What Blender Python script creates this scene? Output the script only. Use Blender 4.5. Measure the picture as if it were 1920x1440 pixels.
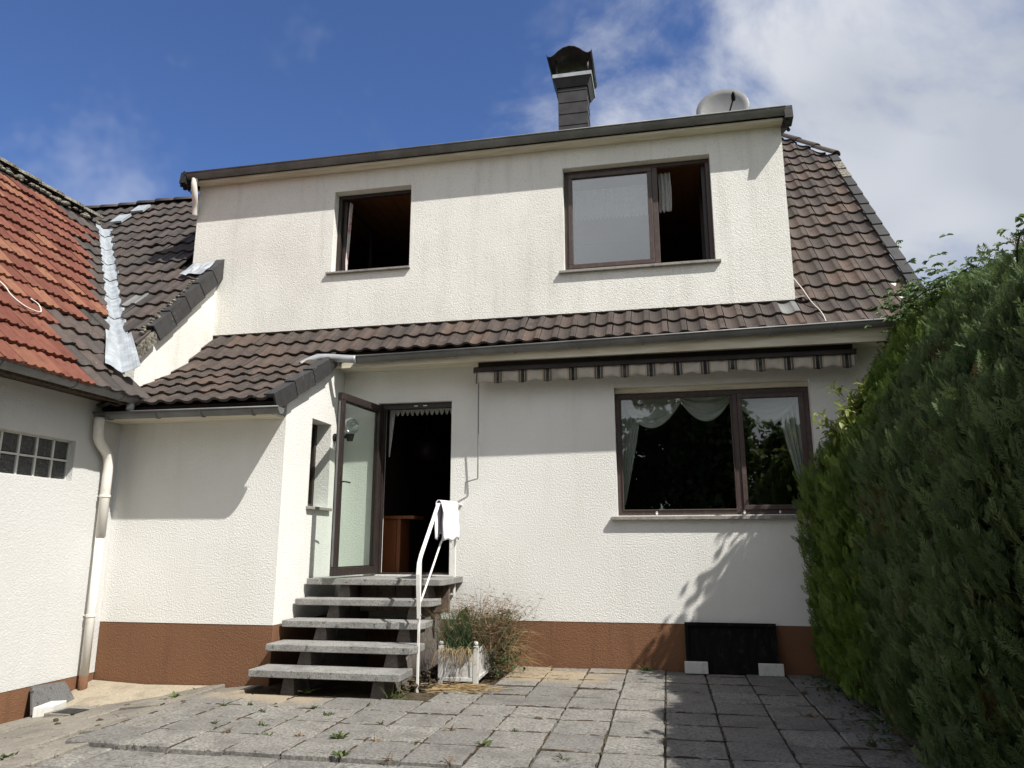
import bpy, bmesh, math, random
import numpy as np
from mathutils import Vector, Matrix

# ------------------------------------------------------------------ scene, camera, sky, sun, exposure
for _o in list(bpy.data.objects):
    bpy.data.objects.remove(_o)
SC = bpy.context.scene
COL = SC.collection
RNG = random.Random(7)
NR = np.random.default_rng(11)

CAM_LOC = Vector((0.0, -8.7, 1.33))
CAM_R = Matrix(((0.979708059, 0.043314349, 0.195693605),
                (0.200428387, -0.208004718, -0.957372707),
                (-0.000762782, 0.977168309, -0.212465323)))
cam_data = bpy.data.cameras.new("camera")
cam_data.sensor_width = 36.0
cam_data.lens = 1390.0 / 1920.0 * 36.0
cam_data.clip_start = 0.05
cam_data.clip_end = 3000.0
cam = bpy.data.objects.new("camera", cam_data)
COL.objects.link(cam)
m4 = CAM_R.to_4x4()
m4.translation = CAM_LOC
cam.matrix_world = m4
SC.camera = cam

SUN_DIR = Vector((1.70, -1.0, 2.40)).normalized()          # towards the sun
SUN_EL = math.asin(SUN_DIR.z)
SUN_AZ = math.atan2(SUN_DIR.x, SUN_DIR.y)                   # clockwise from +Y
sun_data = bpy.data.lights.new("sun", 'SUN')
sun_data.energy = 5.0
sun_data.angle = math.radians(0.53)
sun_data.color = (1.0, 0.965, 0.905)
sun = bpy.data.objects.new("sun", sun_data)
COL.objects.link(sun)
sun.rotation_euler = SUN_DIR.to_track_quat('Z', 'Y').to_euler()
sun.location = (12, -10, 20)

world = bpy.data.worlds.new("World")
SC.world = world
world.use_nodes = True
wn = world.node_tree.nodes
wl = world.node_tree.links
wn.clear()


def wnode(t, **kw):
    n = wn.new(t)
    for k, v in kw.items():
        setattr(n, k, v)
    return n


w_out = wnode('ShaderNodeOutputWorld')
w_bg = wnode('ShaderNodeBackground')
SKY_STRENGTH = 0.062
w_bg.inputs['Strength'].default_value = SKY_STRENGTH
w_sky = wnode('ShaderNodeTexSky', sky_type='NISHITA')
w_sky.sun_disc = False
w_sky.sun_elevation = SUN_EL
w_sky.sun_rotation = SUN_AZ
w_sky.air_density = 1.0
w_sky.dust_density = 0.25
w_sky.ozone_density = 3.0
w_tc = wnode('ShaderNodeTexCoord')
# cloud field: broken cloud that thickens towards the right-hand and rear sky
w_map = wnode('ShaderNodeMapping')
w_map.inputs['Scale'].default_value = (1.0, 1.0, 1.35)
w_map.inputs['Location'].default_value = (0.35, 0.1, 0.6)
w_n1 = wnode('ShaderNodeTexNoise')
w_n1.inputs['Scale'].default_value = 2.4
w_n1.inputs['Detail'].default_value = 7.0
w_n1.inputs['Roughness'].default_value = 0.58
w_n1.inputs['Distortion'].default_value = 0.35
w_dot = wnode('ShaderNodeVectorMath', operation='DOT_PRODUCT')
w_dot.inputs[1].default_value = (0.62, -0.42, -0.18)
w_mul = wnode('ShaderNodeMath', operation='MULTIPLY_ADD')
w_mul.inputs[1].default_value = 0.95
w_con = wnode('ShaderNodeMath', operation='MULTIPLY_ADD')      # contrast of the cloud noise
w_con.inputs[1].default_value = 1.7
w_con.inputs[2].default_value = -0.35
w_hsv = wnode('ShaderNodeMix', data_type='RGBA', blend_type='MULTIPLY')   # clear-air blue of the photograph
w_hsv.inputs[0].default_value = 1.0
w_hsv.inputs[7].default_value = (0.98, 1.18, 1.62, 1)
w_n3 = wnode('ShaderNodeTexNoise')                             # thin wisps anywhere
w_n3.inputs['Scale'].default_value = 3.1
w_n3.inputs['Detail'].default_value = 5.0
w_n3.inputs['Roughness'].default_value = 0.62
w_wisp = wnode('ShaderNodeMapRange')
w_wisp.interpolation_type = 'SMOOTHSTEP'
w_wisp.inputs['From Min'].default_value = 0.56
w_wisp.inputs['From Max'].default_value = 0.82
w_wisp.inputs['To Max'].default_value = 0.36
w_max = wnode('ShaderNodeMath', operation='MAXIMUM')
w_rng = wnode('ShaderNodeMapRange')
w_rng.interpolation_type = 'SMOOTHSTEP'
w_rng.inputs['From Min'].default_value = 0.02
w_rng.inputs['From Max'].default_value = 0.44
w_n2 = wnode('ShaderNodeTexNoise')
w_n2.inputs['Scale'].default_value = 1.7
w_n2.inputs['Detail'].default_value = 3.0
w_ccol = wnode('ShaderNodeMix', data_type='RGBA')
w_ccol.inputs[6].default_value = (6.2, 6.7, 7.6, 1)
w_ccol.inputs[7].default_value = (11.5, 11.7, 12.1, 1)
w_mix = wnode('ShaderNodeMix', data_type='RGBA')
w_cr = wnode('ShaderNodeMapRange')
w_cr.inputs['From Min'].default_value = 0.34
w_cr.inputs['From Max'].default_value = 0.62
wl.new(w_tc.outputs['Generated'], w_map.inputs['Vector'])
wl.new(w_map.outputs[0], w_n1.inputs['Vector'])
wl.new(w_map.outputs[0], w_n2.inputs['Vector'])
wl.new(w_tc.outputs['Generated'], w_dot.inputs[0])
wl.new(w_dot.outputs['Value'], w_mul.inputs[0])
wl.new(w_n1.outputs['Fac'], w_con.inputs[0])
wl.new(w_con.outputs[0], w_mul.inputs[2])
w_map3 = wnode('ShaderNodeMapping')
w_map3.inputs['Location'].default_value = (5.2, 1.1, 0.2)
wl.new(w_tc.outputs['Generated'], w_map3.inputs['Vector'])
wl.new(w_map3.outputs[0], w_n3.inputs['Vector'])
wl.new(w_n3.outputs['Fac'], w_wisp.inputs['Value'])
wl.new(w_rng.outputs['Result'], w_max.inputs[0])
wl.new(w_wisp.outputs['Result'], w_max.inputs[1])
wl.new(w_mul.outputs[0], w_rng.inputs['Value'])
wl.new(w_n2.outputs['Fac'], w_cr.inputs['Value'])
wl.new(w_cr.outputs['Result'], w_ccol.inputs[0])
wl.new(w_max.outputs[0], w_mix.inputs[0])
wl.new(w_sky.outputs[0], w_hsv.inputs[6])
wl.new(w_hsv.outputs[2], w_mix.inputs[6])
wl.new(w_ccol.outputs[2], w_mix.inputs[7])
wl.new(w_mix.outputs[2], w_bg.inputs['Color'])
wl.new(w_bg.outputs[0], w_out.inputs['Surface'])

SC.view_settings.view_transform = 'Standard'
SC.view_settings.look = 'None'
SC.view_settings.gamma = 1.0
SC.view_settings.use_curve_mapping = False
SC.view_settings.exposure = 0.42
SC.cycles.use_denoising = True
SC.cycles.max_bounces = 5
SC.cycles.diffuse_bounces = 3
SC.cycles.glossy_bounces = 3
SC.cycles.transparent_max_bounces = 16
SC.cycles.caustics_reflective = False
SC.cycles.caustics_refractive = False


# ------------------------------------------------------------------ projection helpers (which pieces does the photo show?)
def project(p):
    c = CAM_R.transposed() @ (Vector(p) - CAM_LOC)
    if c.z >= -0.05:
        return (-9999, -9999)
    return (960 + 1390 * c.x / -c.z, 720 - 1390 * c.y / -c.z)


def in_view(p, m=30):
    x, y = project(p)
    return -m < x < 1920 + m and -m < y < 1440 + m


# ------------------------------------------------------------------ materials
class NT:
    def __init__(self, name):
        self.m = bpy.data.materials.new(name)
        self.m.use_nodes = True
        self.t = self.m.node_tree
        self.t.nodes.clear()
        self.out = self.n('ShaderNodeOutputMaterial')

    def n(self, t, **kw):
        nd = self.t.nodes.new(t)
        for k, v in kw.items():
            setattr(nd, k, v)
        return nd

    def set(self, sock, v):
        if isinstance(v, bpy.types.NodeSocket):
            self.t.links.new(v, sock)
        elif isinstance(v, (tuple, list)) and len(v) == 3 and sock.type == 'RGBA':
            sock.default_value = (*v, 1)
        else:
            sock.default_value = v

    def pos(self):
        return self.n('ShaderNodeNewGeometry').outputs['Position']

    def mapv(self, vec, scale=(1, 1, 1), rot=(0, 0, 0)):
        nd = self.n('ShaderNodeMapping')
        nd.inputs['Scale'].default_value = scale
        nd.inputs['Rotation'].default_value = rot
        self.set(nd.inputs['Vector'], vec)
        return nd.outputs[0]

    def noise(self, vec, scale, detail=2.0, rough=0.5, dist=0.0):
        nd = self.n('ShaderNodeTexNoise')
        self.set(nd.inputs['Vector'], vec)
        nd.inputs['Scale'].default_value = scale
        nd.inputs['Detail'].default_value = detail
        nd.inputs['Roughness'].default_value = rough
        nd.inputs['Distortion'].default_value = dist
        return nd.outputs['Fac']

    def voro(self, vec, scale, feature='F1'):
        nd = self.n('ShaderNodeTexVoronoi', feature=feature)
        self.set(nd.inputs['Vector'], vec)
        nd.inputs['Scale'].default_value = scale
        return nd

    def ramp(self, fac, a, b, lo=0.0, hi=1.0):
        nd = self.n('ShaderNodeMapRange')
        nd.interpolation_type = 'SMOOTHSTEP'
        self.set(nd.inputs['Value'], fac)
        nd.inputs['From Min'].default_value = a
        nd.inputs['From Max'].default_value = b
        nd.inputs['To Min'].default_value = lo
        nd.inputs['To Max'].default_value = hi
        return nd.outputs['Result']

    def math(self, op, a, b=0.0, c=0.0):
        nd = self.n('ShaderNodeMath', operation=op)
        self.set(nd.inputs[0], a)
        self.set(nd.inputs[1], b)
        if op == 'MULTIPLY_ADD':
            self.set(nd.inputs[2], c)
        return nd.outputs[0]

    def mix(self, fac, a, b):
        nd = self.n('ShaderNodeMix', data_type='RGBA')
        self.set(nd.inputs[0], fac)
        self.set(nd.inputs[6], a if not (isinstance(a, tuple) and len(a) == 3) else (*a, 1))
        self.set(nd.inputs[7], b if not (isinstance(b, tuple) and len(b) == 3) else (*b, 1))
        return nd.outputs[2]

    def bump(self, h, strength=0.5, dist=0.01, normal=None):
        nd = self.n('ShaderNodeBump')
        nd.inputs['Strength'].default_value = strength
        nd.inputs['Distance'].default_value = dist
        self.set(nd.inputs['Height'], h)
        if normal is not None:
            self.set(nd.inputs['Normal'], normal)
        return nd.outputs[0]

    def sep(self, vec):
        nd = self.n('ShaderNodeSeparateXYZ')
        self.set(nd.inputs[0], vec)
        return nd.outputs

    def rand(self):
        """per object random value, offset by the per piece attribute of joined meshes"""
        r = self.n('ShaderNodeObjectInfo').outputs['Random']
        a = self.n('ShaderNodeAttribute')
        a.attribute_name = 'tint'
        return self.math('FRACT', self.math('ADD', r, a.outputs['Fac']))

    def attr(self, name):
        a = self.n('ShaderNodeAttribute')
        a.attribute_name = name
        return a.outputs['Fac']

    def principled(self, color, rough=0.8, metal=0.0, normal=None, spec=0.5, **kw):
        p = self.n('ShaderNodeBsdfPrincipled')
        self.set(p.inputs['Base Color'], color)
        self.set(p.inputs['Roughness'], rough)
        self.set(p.inputs['Metallic'], metal)
        p.inputs['Specular IOR Level'].default_value = spec
        if normal is not None:
            self.set(p.inputs['Normal'], normal)
        for k, v in kw.items():
            self.set(p.inputs[k], v)
        return p.outputs[0]

    def done(self, shader):
        self.t.links.new(shader, self.out.inputs['Surface'])
        return self.m


M = {}


def make_stucco(name, base, dirt, streak, grain=34.0, pit=0.35, bumpd=0.012):
    t = NT(name)
    p = t.pos()
    g1 = t.noise(p, grain, 3.0, 0.6, 0.6)
    v = t.voro(t.mapv(p, (1, 1, 1)), grain * 1.15, 'SMOOTH_F1').outputs['Distance']
    h = t.math('ADD', t.math('MULTIPLY', t.ramp(g1, 0.36, 0.64), 0.7), t.math('MULTIPLY', v, 0.5))
    big = t.noise(p, 0.9, 3.0, 0.6)
    st = t.noise(t.mapv(p, (5.5, 5.5, 0.55)), 1.0, 3.0, 0.65)
    col = t.mix(t.ramp(big, 0.35, 0.75, 0.0, 0.32), base, dirt)
    col = t.mix(t.ramp(st, 0.48, 0.78, 0.0, streak), col, dirt)
    pits = t.ramp(t.noise(p, grain * 1.3, 2.0, 0.5, 1.0), 0.36, 0.30, 0.0, pit)
    col = t.mix(pits, col, (dirt[0] * 0.45, dirt[1] * 0.43, dirt[2] * 0.38))
    return t.done(t.principled(col, 0.93, 0.0, t.bump(h, 0.6, bumpd), 0.2))


M['stucco'] = make_stucco('stucco_white', (0.765, 0.757, 0.725), (0.64, 0.62, 0.555), 0.26, 62.0, 0.2, 0.0055)
M['stucco_dormer'] = make_stucco('stucco_weathered', (0.80, 0.785, 0.735), (0.52, 0.50, 0.44), 0.36, 72.0, 0.7, 0.006)
M['stucco_wing'] = make_stucco('stucco_wing_toned_down', (0.585, 0.583, 0.567), (0.51, 0.50, 0.46), 0.25, 60.0, 0.16, 0.005)  # white stucco with its colour darkened to offset strong sun on the wing wall
M['plinth'] = make_stucco('plinth_brown', (0.195, 0.098, 0.054), (0.125, 0.064, 0.038), 0.7, 60.0, 0.35, 0.006)
M['plain_white'] = make_stucco('plain_reveal', (0.74, 0.72, 0.66), (0.62, 0.59, 0.51), 0.25, 60.0, 0.05, 0.003)


def make_soffit():
    t = NT('cream_soffit_board')
    p = t.pos()
    st = t.noise(t.mapv(p, (1.5, 12, 12)), 1.5, 4.0)
    col = t.mix(t.ramp(st, 0.35, 0.75), (0.66, 0.62, 0.50), (0.50, 0.44, 0.32))
    return t.done(t.principled(col, 0.7, 0, t.bump(st, 0.2, 0.003)))


M['soffit'] = make_soffit()


def make_tile(name, c0, c1, c2, lich, rough=0.62):
    t = NT(name)
    p = t.pos()
    r = t.rand()
    r2 = t.math('FRACT', t.math('MULTIPLY', r, 7.31))
    col = t.mix(t.ramp(r, 0.05, 0.95), c0, c1)
    col = t.mix(t.ramp(r2, 0.60, 1.0, 0.0, 0.85), col, c2)
    n = t.noise(p, 9.0, 5.0, 0.65)
    col = t.mix(t.ramp(n, 0.42, 0.72, 0.0, 0.5), col, (c0[0] * 0.55, c0[1] * 0.55, c0[2] * 0.55))
    sp = t.noise(p, 42.0, 3.0, 0.6)
    patch = t.noise(p, 2.6, 3.0)
    lf = t.math('MULTIPLY', t.ramp(sp, 0.60, 0.70), t.ramp(patch, 0.45, 0.65))
    col = t.mix(t.math('MULTIPLY', lf, 0.6), col, lich)
    g = t.noise(p, 120.0, 2.0)
    return t.done(t.principled(col, rough, 0, t.bump(t.math('ADD', g, t.math('MULTIPLY', n, 0.8)), 0.35, 0.004), 0.22))


M['tile_brown'] = make_tile('roof_tile_brown', (0.054, 0.044, 0.039), (0.082, 0.063, 0.054), (0.102, 0.070, 0.055), (0.28, 0.25, 0.21), 0.72)
M['tile_dark'] = make_tile('roof_tile_dark', (0.050, 0.043, 0.039), (0.074, 0.062, 0.056), (0.090, 0.068, 0.058), (0.22, 0.20, 0.18))
M['tile_red'] = make_tile('roof_tile_red', (0.130, 0.046, 0.032), (0.175, 0.066, 0.045), (0.235, 0.112, 0.066), (0.05, 0.038, 0.03), 0.8)
M['verge'] = make_tile('verge_tile_grey', (0.040, 0.039, 0.040), (0.058, 0.056, 0.057), (0.05, 0.047, 0.046), (0.24, 0.23, 0.2))


def make_mossy():
    t = NT('lichen_crusted_mortar')
    p = t.pos()
    n = t.noise(p, 26.0, 5.0, 0.7)
    n2 = t.noise(p, 60.0, 3.0, 0.7)
    col = t.mix(t.ramp(n, 0.35, 0.65), (0.06, 0.052, 0.042), (0.30, 0.28, 0.23))
    col = t.mix(t.ramp(n2, 0.55, 0.7, 0, 0.5), col, (0.42, 0.41, 0.36))
    return t.done(t.principled(col, 0.95, 0, t.bump(n, 1.0, 0.03), 0.2))


M['mossy'] = make_mossy()


def make_metal(name, c0, c1, rough, metal, sc=3.0):
    t = NT(name)
    p = t.pos()
    n = t.noise(p, sc, 5.0, 0.6)
    s = t.noise(t.mapv(p, (2, 9, 9)), 4.0, 4.0, 0.6)
    col = t.mix(t.ramp(n, 0.3, 0.7), c0, c1)
    return t.done(t.principled(col, t.ramp(s, 0.3, 0.7, rough - 0.1, rough + 0.15), metal, t.bump(n, 0.15, 0.004), 0.28))


M['gutter'] = make_metal('weathered_zinc_gutter', (0.135, 0.135, 0.13), (0.20, 0.20, 0.195), 0.5, 0.12)
M['zinc'] = make_metal('bright_zinc_sheet', (0.29, 0.315, 0.34), (0.41, 0.44, 0.46), 0.55, 0.15, 9.0)
M['zinc_pipe'] = make_metal('galvanised_pipe', (0.32, 0.335, 0.35), (0.42, 0.435, 0.45), 0.42, 0.3, 8.0)
M['dark_metal'] = make_metal('dark_brown_metal', (0.022, 0.018, 0.017), (0.040, 0.032, 0.029), 0.45, 0.2)
M['tar'] = make_metal('black_bitumen', (0.012, 0.012, 0.012), (0.030, 0.028, 0.026), 0.6, 0.0, 20.0)
M['dish'] = make_metal('grey_dish_paint', (0.17, 0.175, 0.175), (0.21, 0.215, 0.215), 0.5, 0.0)
M['slate'] = make_metal('dark_slate_panel', (0.032, 0.030, 0.032), (0.052, 0.049, 0.050), 0.55, 0.0, 5.0)
M['flue'] = make_metal('steel_flue', (0.5, 0.5, 0.5), (0.65, 0.65, 0.65), 0.3, 0.8)


def make_paint(name, c, worn, amount, sc=14.0, rough=0.5, spec=0.45):
    t = NT(name)
    p = t.pos()
    n = t.noise(p, sc, 6.0, 0.7)
    n2 = t.noise(t.mapv(p, (6, 6, 1.2)), 3.0, 4.0, 0.6)
    f = t.math('MULTIPLY', t.ramp(n, 0.50, 0.62), t.ramp(n2, 0.40, 0.62))
    col = t.mix(t.math('MULTIPLY', f, amount), c, worn)
    col = t.mix(t.ramp(n2, 0.4, 0.8, 0.0, amount * 0.35), col, (worn[0] * 1.2, worn[1] * 1.2, worn[2] * 1.2))
    return t.done(t.principled(col, rough, 0, t.bump(n, 0.2, 0.003), spec if rough < 0.8 else 0.1))


M['white_paint'] = make_paint('white_rail_paint', (0.78, 0.77, 0.74), (0.42, 0.38, 0.32), 0.45)
M['planter_paint'] = make_paint('peeling_white_planter', (0.53, 0.52, 0.495), (0.15, 0.135, 0.12), 1.0, 14.0, 0.7)
M['pvc'] = make_paint('aged_white_pvc', (0.74, 0.71, 0.65), (0.55, 0.50, 0.40), 0.5, 8.0, 0.4)
M['pvc_stained'] = make_paint('stained_downpipe', (0.72, 0.70, 0.65), (0.55, 0.52, 0.42), 0.5, 8.0, 0.5)
M['frame'] = make_paint('brown_window_frame', (0.058, 0.038, 0.033), (0.14, 0.11, 0.10), 0.4, 22.0, 0.45)
M['frame_dark'] = make_paint('dark_window_frame', (0.026, 0.018, 0.016), (0.07, 0.055, 0.048), 0.35, 22.0, 0.45)
M['white_chip'] = make_paint('white_paint_chip', (0.75, 0.75, 0.73), (0.6, 0.6, 0.58), 0.3)
M['stone_white'] = make_paint('white_concrete_block', (0.56, 0.56, 0.53), (0.40, 0.39, 0.35), 0.7, 9.0, 0.9)
M['black_board'] = make_paint('black_board_paint', (0.006, 0.006, 0.0065), (0.03, 0.028, 0.028), 0.5, 9.0, 0.85)
M['wood_inside'] = make_paint('orange_brown_wood', (0.19, 0.062, 0.022), (0.10, 0.035, 0.014), 0.6, 5.0, 0.4)
M['pine'] = make_paint('pine_ceiling_board', (0.30, 0.125, 0.045), (0.18, 0.07, 0.03), 0.5, 6.0, 0.5)
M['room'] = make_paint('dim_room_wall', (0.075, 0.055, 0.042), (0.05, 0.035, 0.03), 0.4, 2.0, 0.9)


def make_concrete(name, c0, c1, speck, dirt=None, grain=70.0, slab=True):
    t = NT(name)
    p = t.pos()
    a = t.noise(p, grain, 3.0, 0.65)
    v = t.voro(p, grain * 0.9).outputs['Distance']
    b = t.noise(p, 3.5, 4.0, 0.65)
    col = t.mix(t.ramp(a, 0.36, 0.64), c0, c1)
    col = t.mix(t.ramp(b, 0.44, 0.70, 0.0, 0.55), col, (c0[0] * 0.62, c0[1] * 0.62, c0[2] * 0.63))
    s = t.noise(p, 17.0, 3.5, 0.8)
    col = t.mix(t.ramp(s, 0.585, 0.66, 0.0, 0.8), col, speck)
    if slab:
        r = t.rand()
        col = t.mix(t.ramp(r, 0.0, 1.0, 0.0, 0.38), col, (c0[0] * 0.55, c0[1] * 0.56, c0[2] * 0.6))
    if dirt is not None:
        xyz = t.sep(p)
        wob = t.noise(p, 2.3, 5.0, 0.6)
        # sandy soil washed out round the planter and the foot of the steps
        d1 = t.n('ShaderNodeVectorMath', operation='DISTANCE')
        t.set(d1.inputs[0], t.mapv(p, (0.62, 1.0, 0.0)))
        d1.inputs[1].default_value = (-1.38 * 0.62, -0.55, 0)
        d2 = t.n('ShaderNodeVectorMath', operation='DISTANCE')
        t.set(d2.inputs[0], t.mapv(p, (0.62, 1.0, 0.0)))
        d2.inputs[1].default_value = (-3.55 * 0.62, -2.05, 0)
        dd = t.math('MINIMUM', d1.outputs['Value'], t.math('ADD', d2.outputs['Value'], 0.12))
        f = t.ramp(t.math('ADD', dd, t.math('MULTIPLY', t.math('SUBTRACT', wob, 0.5), 1.1)), 0.25, 0.62, 0.85, 0.0)
        col = t.mix(t.math('MULTIPLY', f, t.ramp(a, 0.2, 0.6, 0.6, 1.0)), col, dirt)
    h = t.math('ADD', t.math('MULTIPLY', a, 0.7), t.math('MULTIPLY', v, 0.4))
    return t.done(t.principled(col, 0.92, 0, t.bump(h, 0.5, 0.006), 0.25))


M['slab'] = make_concrete('washed_concrete_slab', (0.145, 0.137, 0.122), (0.285, 0.270, 0.244), (0.038, 0.034, 0.029), (0.31, 0.25, 0.17), 46.0)
M['slab_side'] = make_concrete('slope_concrete_slab', (0.185, 0.168, 0.140), (0.26, 0.237, 0.20), (0.045, 0.04, 0.033), (0.30, 0.245, 0.17), 46.0)
M['terrazzo'] = make_concrete('grey_terrazzo', (0.185, 0.182, 0.172), (0.315, 0.307, 0.29), (0.05, 0.048, 0.042), None, 70.0, False)
M['granite'] = make_concrete('dark_granite', (0.075, 0.075, 0.075), (0.15, 0.148, 0.145), (0.03, 0.03, 0.03), None, 120.0, False)
M['sill'] = make_concrete('stone_sill', (0.22, 0.205, 0.185), (0.34, 0.32, 0.29), (0.09, 0.08, 0.07), None, 90.0, False)
M['support'] = make_concrete('brown_grey_concrete', (0.115, 0.098, 0.088), (0.16, 0.14, 0.125), (0.05, 0.045, 0.04), None, 40.0, False)
M['cement'] = make_concrete('sand_coloured_cement', (0.30, 0.255, 0.19), (0.37, 0.32, 0.24), (0.2, 0.17, 0.125), None, 50.0, False)
M['step_block'] = make_concrete('rear_foundation_block', (0.115, 0.085, 0.066), (0.15, 0.11, 0.088), (0.05, 0.04, 0.03), None, 30.0, False)


def make_soil():
    t = NT('dry_soil')
    p = t.pos()
    n = t.noise(p, 22.0, 6.0, 0.7)
    b = t.noise(p, 3.0, 4.0, 0.6)
    col = t.mix(t.ramp(n, 0.3, 0.7), (0.030, 0.024, 0.017), (0.095, 0.074, 0.05))
    col = t.mix(t.ramp(b, 0.45, 0.65, 0, 0.6), col, (0.12, 0.093, 0.062))
    return t.done(t.principled(col, 0.97, 0, t.bump(n, 0.9, 0.02), 0.1))


M['soil'] = make_soil()


def make_lawn():
    t = NT('lawn_ground')
    p = t.pos()
    n = t.noise(p, 6.0, 6.0, 0.7)
    b = t.noise(p, 0.3, 4.0, 0.6)
    col = t.mix(t.ramp(n, 0.3, 0.7), (0.035, 0.060, 0.018), (0.075, 0.110, 0.035))
    col = t.mix(t.ramp(b, 0.4, 0.65, 0, 0.5), col, (0.11, 0.11, 0.05))
    return t.done(t.principled(col, 0.95, 0, t.bump(n, 0.8, 0.05), 0.1))


M['lawn'] = make_lawn()


def make_leaf(name, c0, c1, transl=0.3, rough=0.55, brown=None, brown_amt=0.0):
    t = NT(name)
    a = t.attr('tint')
    col = t.mix(t.ramp(a, 0.0, 1.0), c0, c1)
    if brown is not None:
        p = t.pos()
        n = t.noise(p, 2.2, 3.0, 0.5)
        f = t.math('MULTIPLY', t.ramp(n, 0.62, 0.72), brown_amt)
        col = t.mix(f, col, brown)
    d = t.principled(col, rough, 0, None, 0.35)
    tr = t.n('ShaderNodeBsdfTranslucent')
    t.set(tr.inputs['Color'], col)
    ms = t.n('ShaderNodeMixShader')
    ms.inputs[0].default_value = transl
    t.t.links.new(d, ms.inputs[1])
    t.t.links.new(tr.outputs[0], ms.inputs[2])
    return t.done(ms.outputs[0])


M['thuja'] = make_leaf('thuja_green', (0.058, 0.112, 0.016), (0.175, 0.255, 0.040), 0.40, 0.6, (0.10, 0.055, 0.02), 0.35)
M['cypress'] = make_leaf('blue_green_cypress', (0.044, 0.082, 0.022), (0.150, 0.205, 0.072), 0.38, 0.6, (0.12, 0.062, 0.025), 0.75)
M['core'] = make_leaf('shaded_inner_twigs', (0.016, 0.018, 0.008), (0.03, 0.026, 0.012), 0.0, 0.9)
M['bright_leaf'] = make_leaf('yellow_green_leaf', (0.19, 0.25, 0.05), (0.36, 0.38, 0.12), 0.42, 0.45)
M['creeper'] = make_leaf('creeper_leaf', (0.05, 0.10, 0.025), (0.115, 0.165, 0.05), 0.35, 0.5)
M['weed'] = make_leaf('weed_leaf', (0.055, 0.085, 0.025), (0.12, 0.145, 0.045), 0.3, 0.55)
M['grass_green'] = make_leaf('grey_green_stems', (0.040, 0.070, 0.030), (0.095, 0.13, 0.060), 0.25, 0.6)
M['dry'] = make_leaf('dry_straw', (0.24, 0.16, 0.075), (0.42, 0.31, 0.16), 0.2, 0.8)
M['dry_brown'] = make_leaf('dry_brown_twigs', (0.12, 0.075, 0.04), (0.27, 0.18, 0.10), 0.2, 0.85)
M['tree_leaf'] = make_leaf('garden_tree_leaf', (0.045, 0.080, 0.024), (0.115, 0.155, 0.05), 0.5, 0.5)


def make_bark():
    t = NT('bark')
    p = t.pos()
    n = t.noise(t.mapv(p, (10, 10, 2.0)), 3.0, 5.0, 0.7)
    return t.done(t.principled(t.mix(t.ramp(n, 0.3, 0.7), (0.05, 0.036, 0.025), (0.13, 0.10, 0.075)), 0.95, 0, t.bump(n, 0.8, 0.02), 0.1))


M['bark'] = make_bark()


def make_glass(name, tint, base, gain):
    t = NT(name)
    fr = t.n('ShaderNodeFresnel')
    bf = t.n('ShaderNodeNewGeometry').outputs['Backfacing']
    t.set(fr.inputs['IOR'], t.math('MULTIPLY_ADD', bf, 1 / 1.5 - 1.5, 1.5))
    tr = t.n('ShaderNodeBsdfTransparent')
    tr.inputs['Color'].default_value = (*tint, 1)
    gl = t.n('ShaderNodeBsdfGlossy')
    gl.inputs['Roughness'].default_value = 0.012
    p = t.pos()
    t.set(gl.inputs['Normal'], t.bump(t.noise(p, 1.3, 2.0), 0.03, 0.02))
    f = t.math('MULTIPLY_ADD', fr.outputs[0], gain, base)
    ms = t.n('ShaderNodeMixShader')
    t.set(ms.inputs[0], t.math('MINIMUM', f, 1.0))
    t.t.links.new(tr.outputs[0], ms.inputs[1])
    t.t.links.new(gl.outputs[0], ms.inputs[2])
    return t.done(ms.outputs[0])


M['glass'] = make_glass('window_glass', (0.90, 0.93, 0.91), 0.045, 1.4)
M['glass_upper'] = make_glass('coated_window_glass', (0.86, 0.89, 0.88), 0.15, 2.0)
M['glass_door'] = make_glass('door_glass', (0.89, 0.93, 0.905), 0.0, 0.7)


def make_glassblock():
    t = NT('pressed_glass_block')
    p = t.pos()
    n = t.noise(p, 16.0, 3.0, 0.5, 2.5)
    return t.done(t.principled((0.035, 0.038, 0.04), 0.12, 0, t.bump(n, 0.9, 0.02), 0.6))


M['glassblock'] = make_glassblock()


def make_globe():
    t = NT('clear_ribbed_globe')
    gl = t.n('ShaderNodeBsdfGlossy')
    gl.inputs['Roughness'].default_value = 0.08
    tr = t.n('ShaderNodeBsdfTransparent')
    tr.inputs['Color'].default_value = (0.82, 0.84, 0.84, 1)
    df = t.n('ShaderNodeBsdfDiffuse')
    df.inputs['Color'].default_value = (0.6, 0.62, 0.62, 1)
    lw = t.n('ShaderNodeLayerWeight')
    lw.inputs['Blend'].default_value = 0.35
    m1 = t.n('ShaderNodeMixShader')
    t.t.links.new(lw.outputs['Facing'], m1.inputs[0])
    t.t.links.new(tr.outputs[0], m1.inputs[1])
    t.t.links.new(gl.outputs[0], m1.inputs[2])
    m2 = t.n('ShaderNodeMixShader')
    m2.inputs[0].default_value = 0.22
    t.t.links.new(m1.outputs[0], m2.inputs[1])
    t.t.links.new(df.outputs[0], m2.inputs[2])
    return t.done(m2.outputs[0])


M['globe'] = make_globe()


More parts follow.
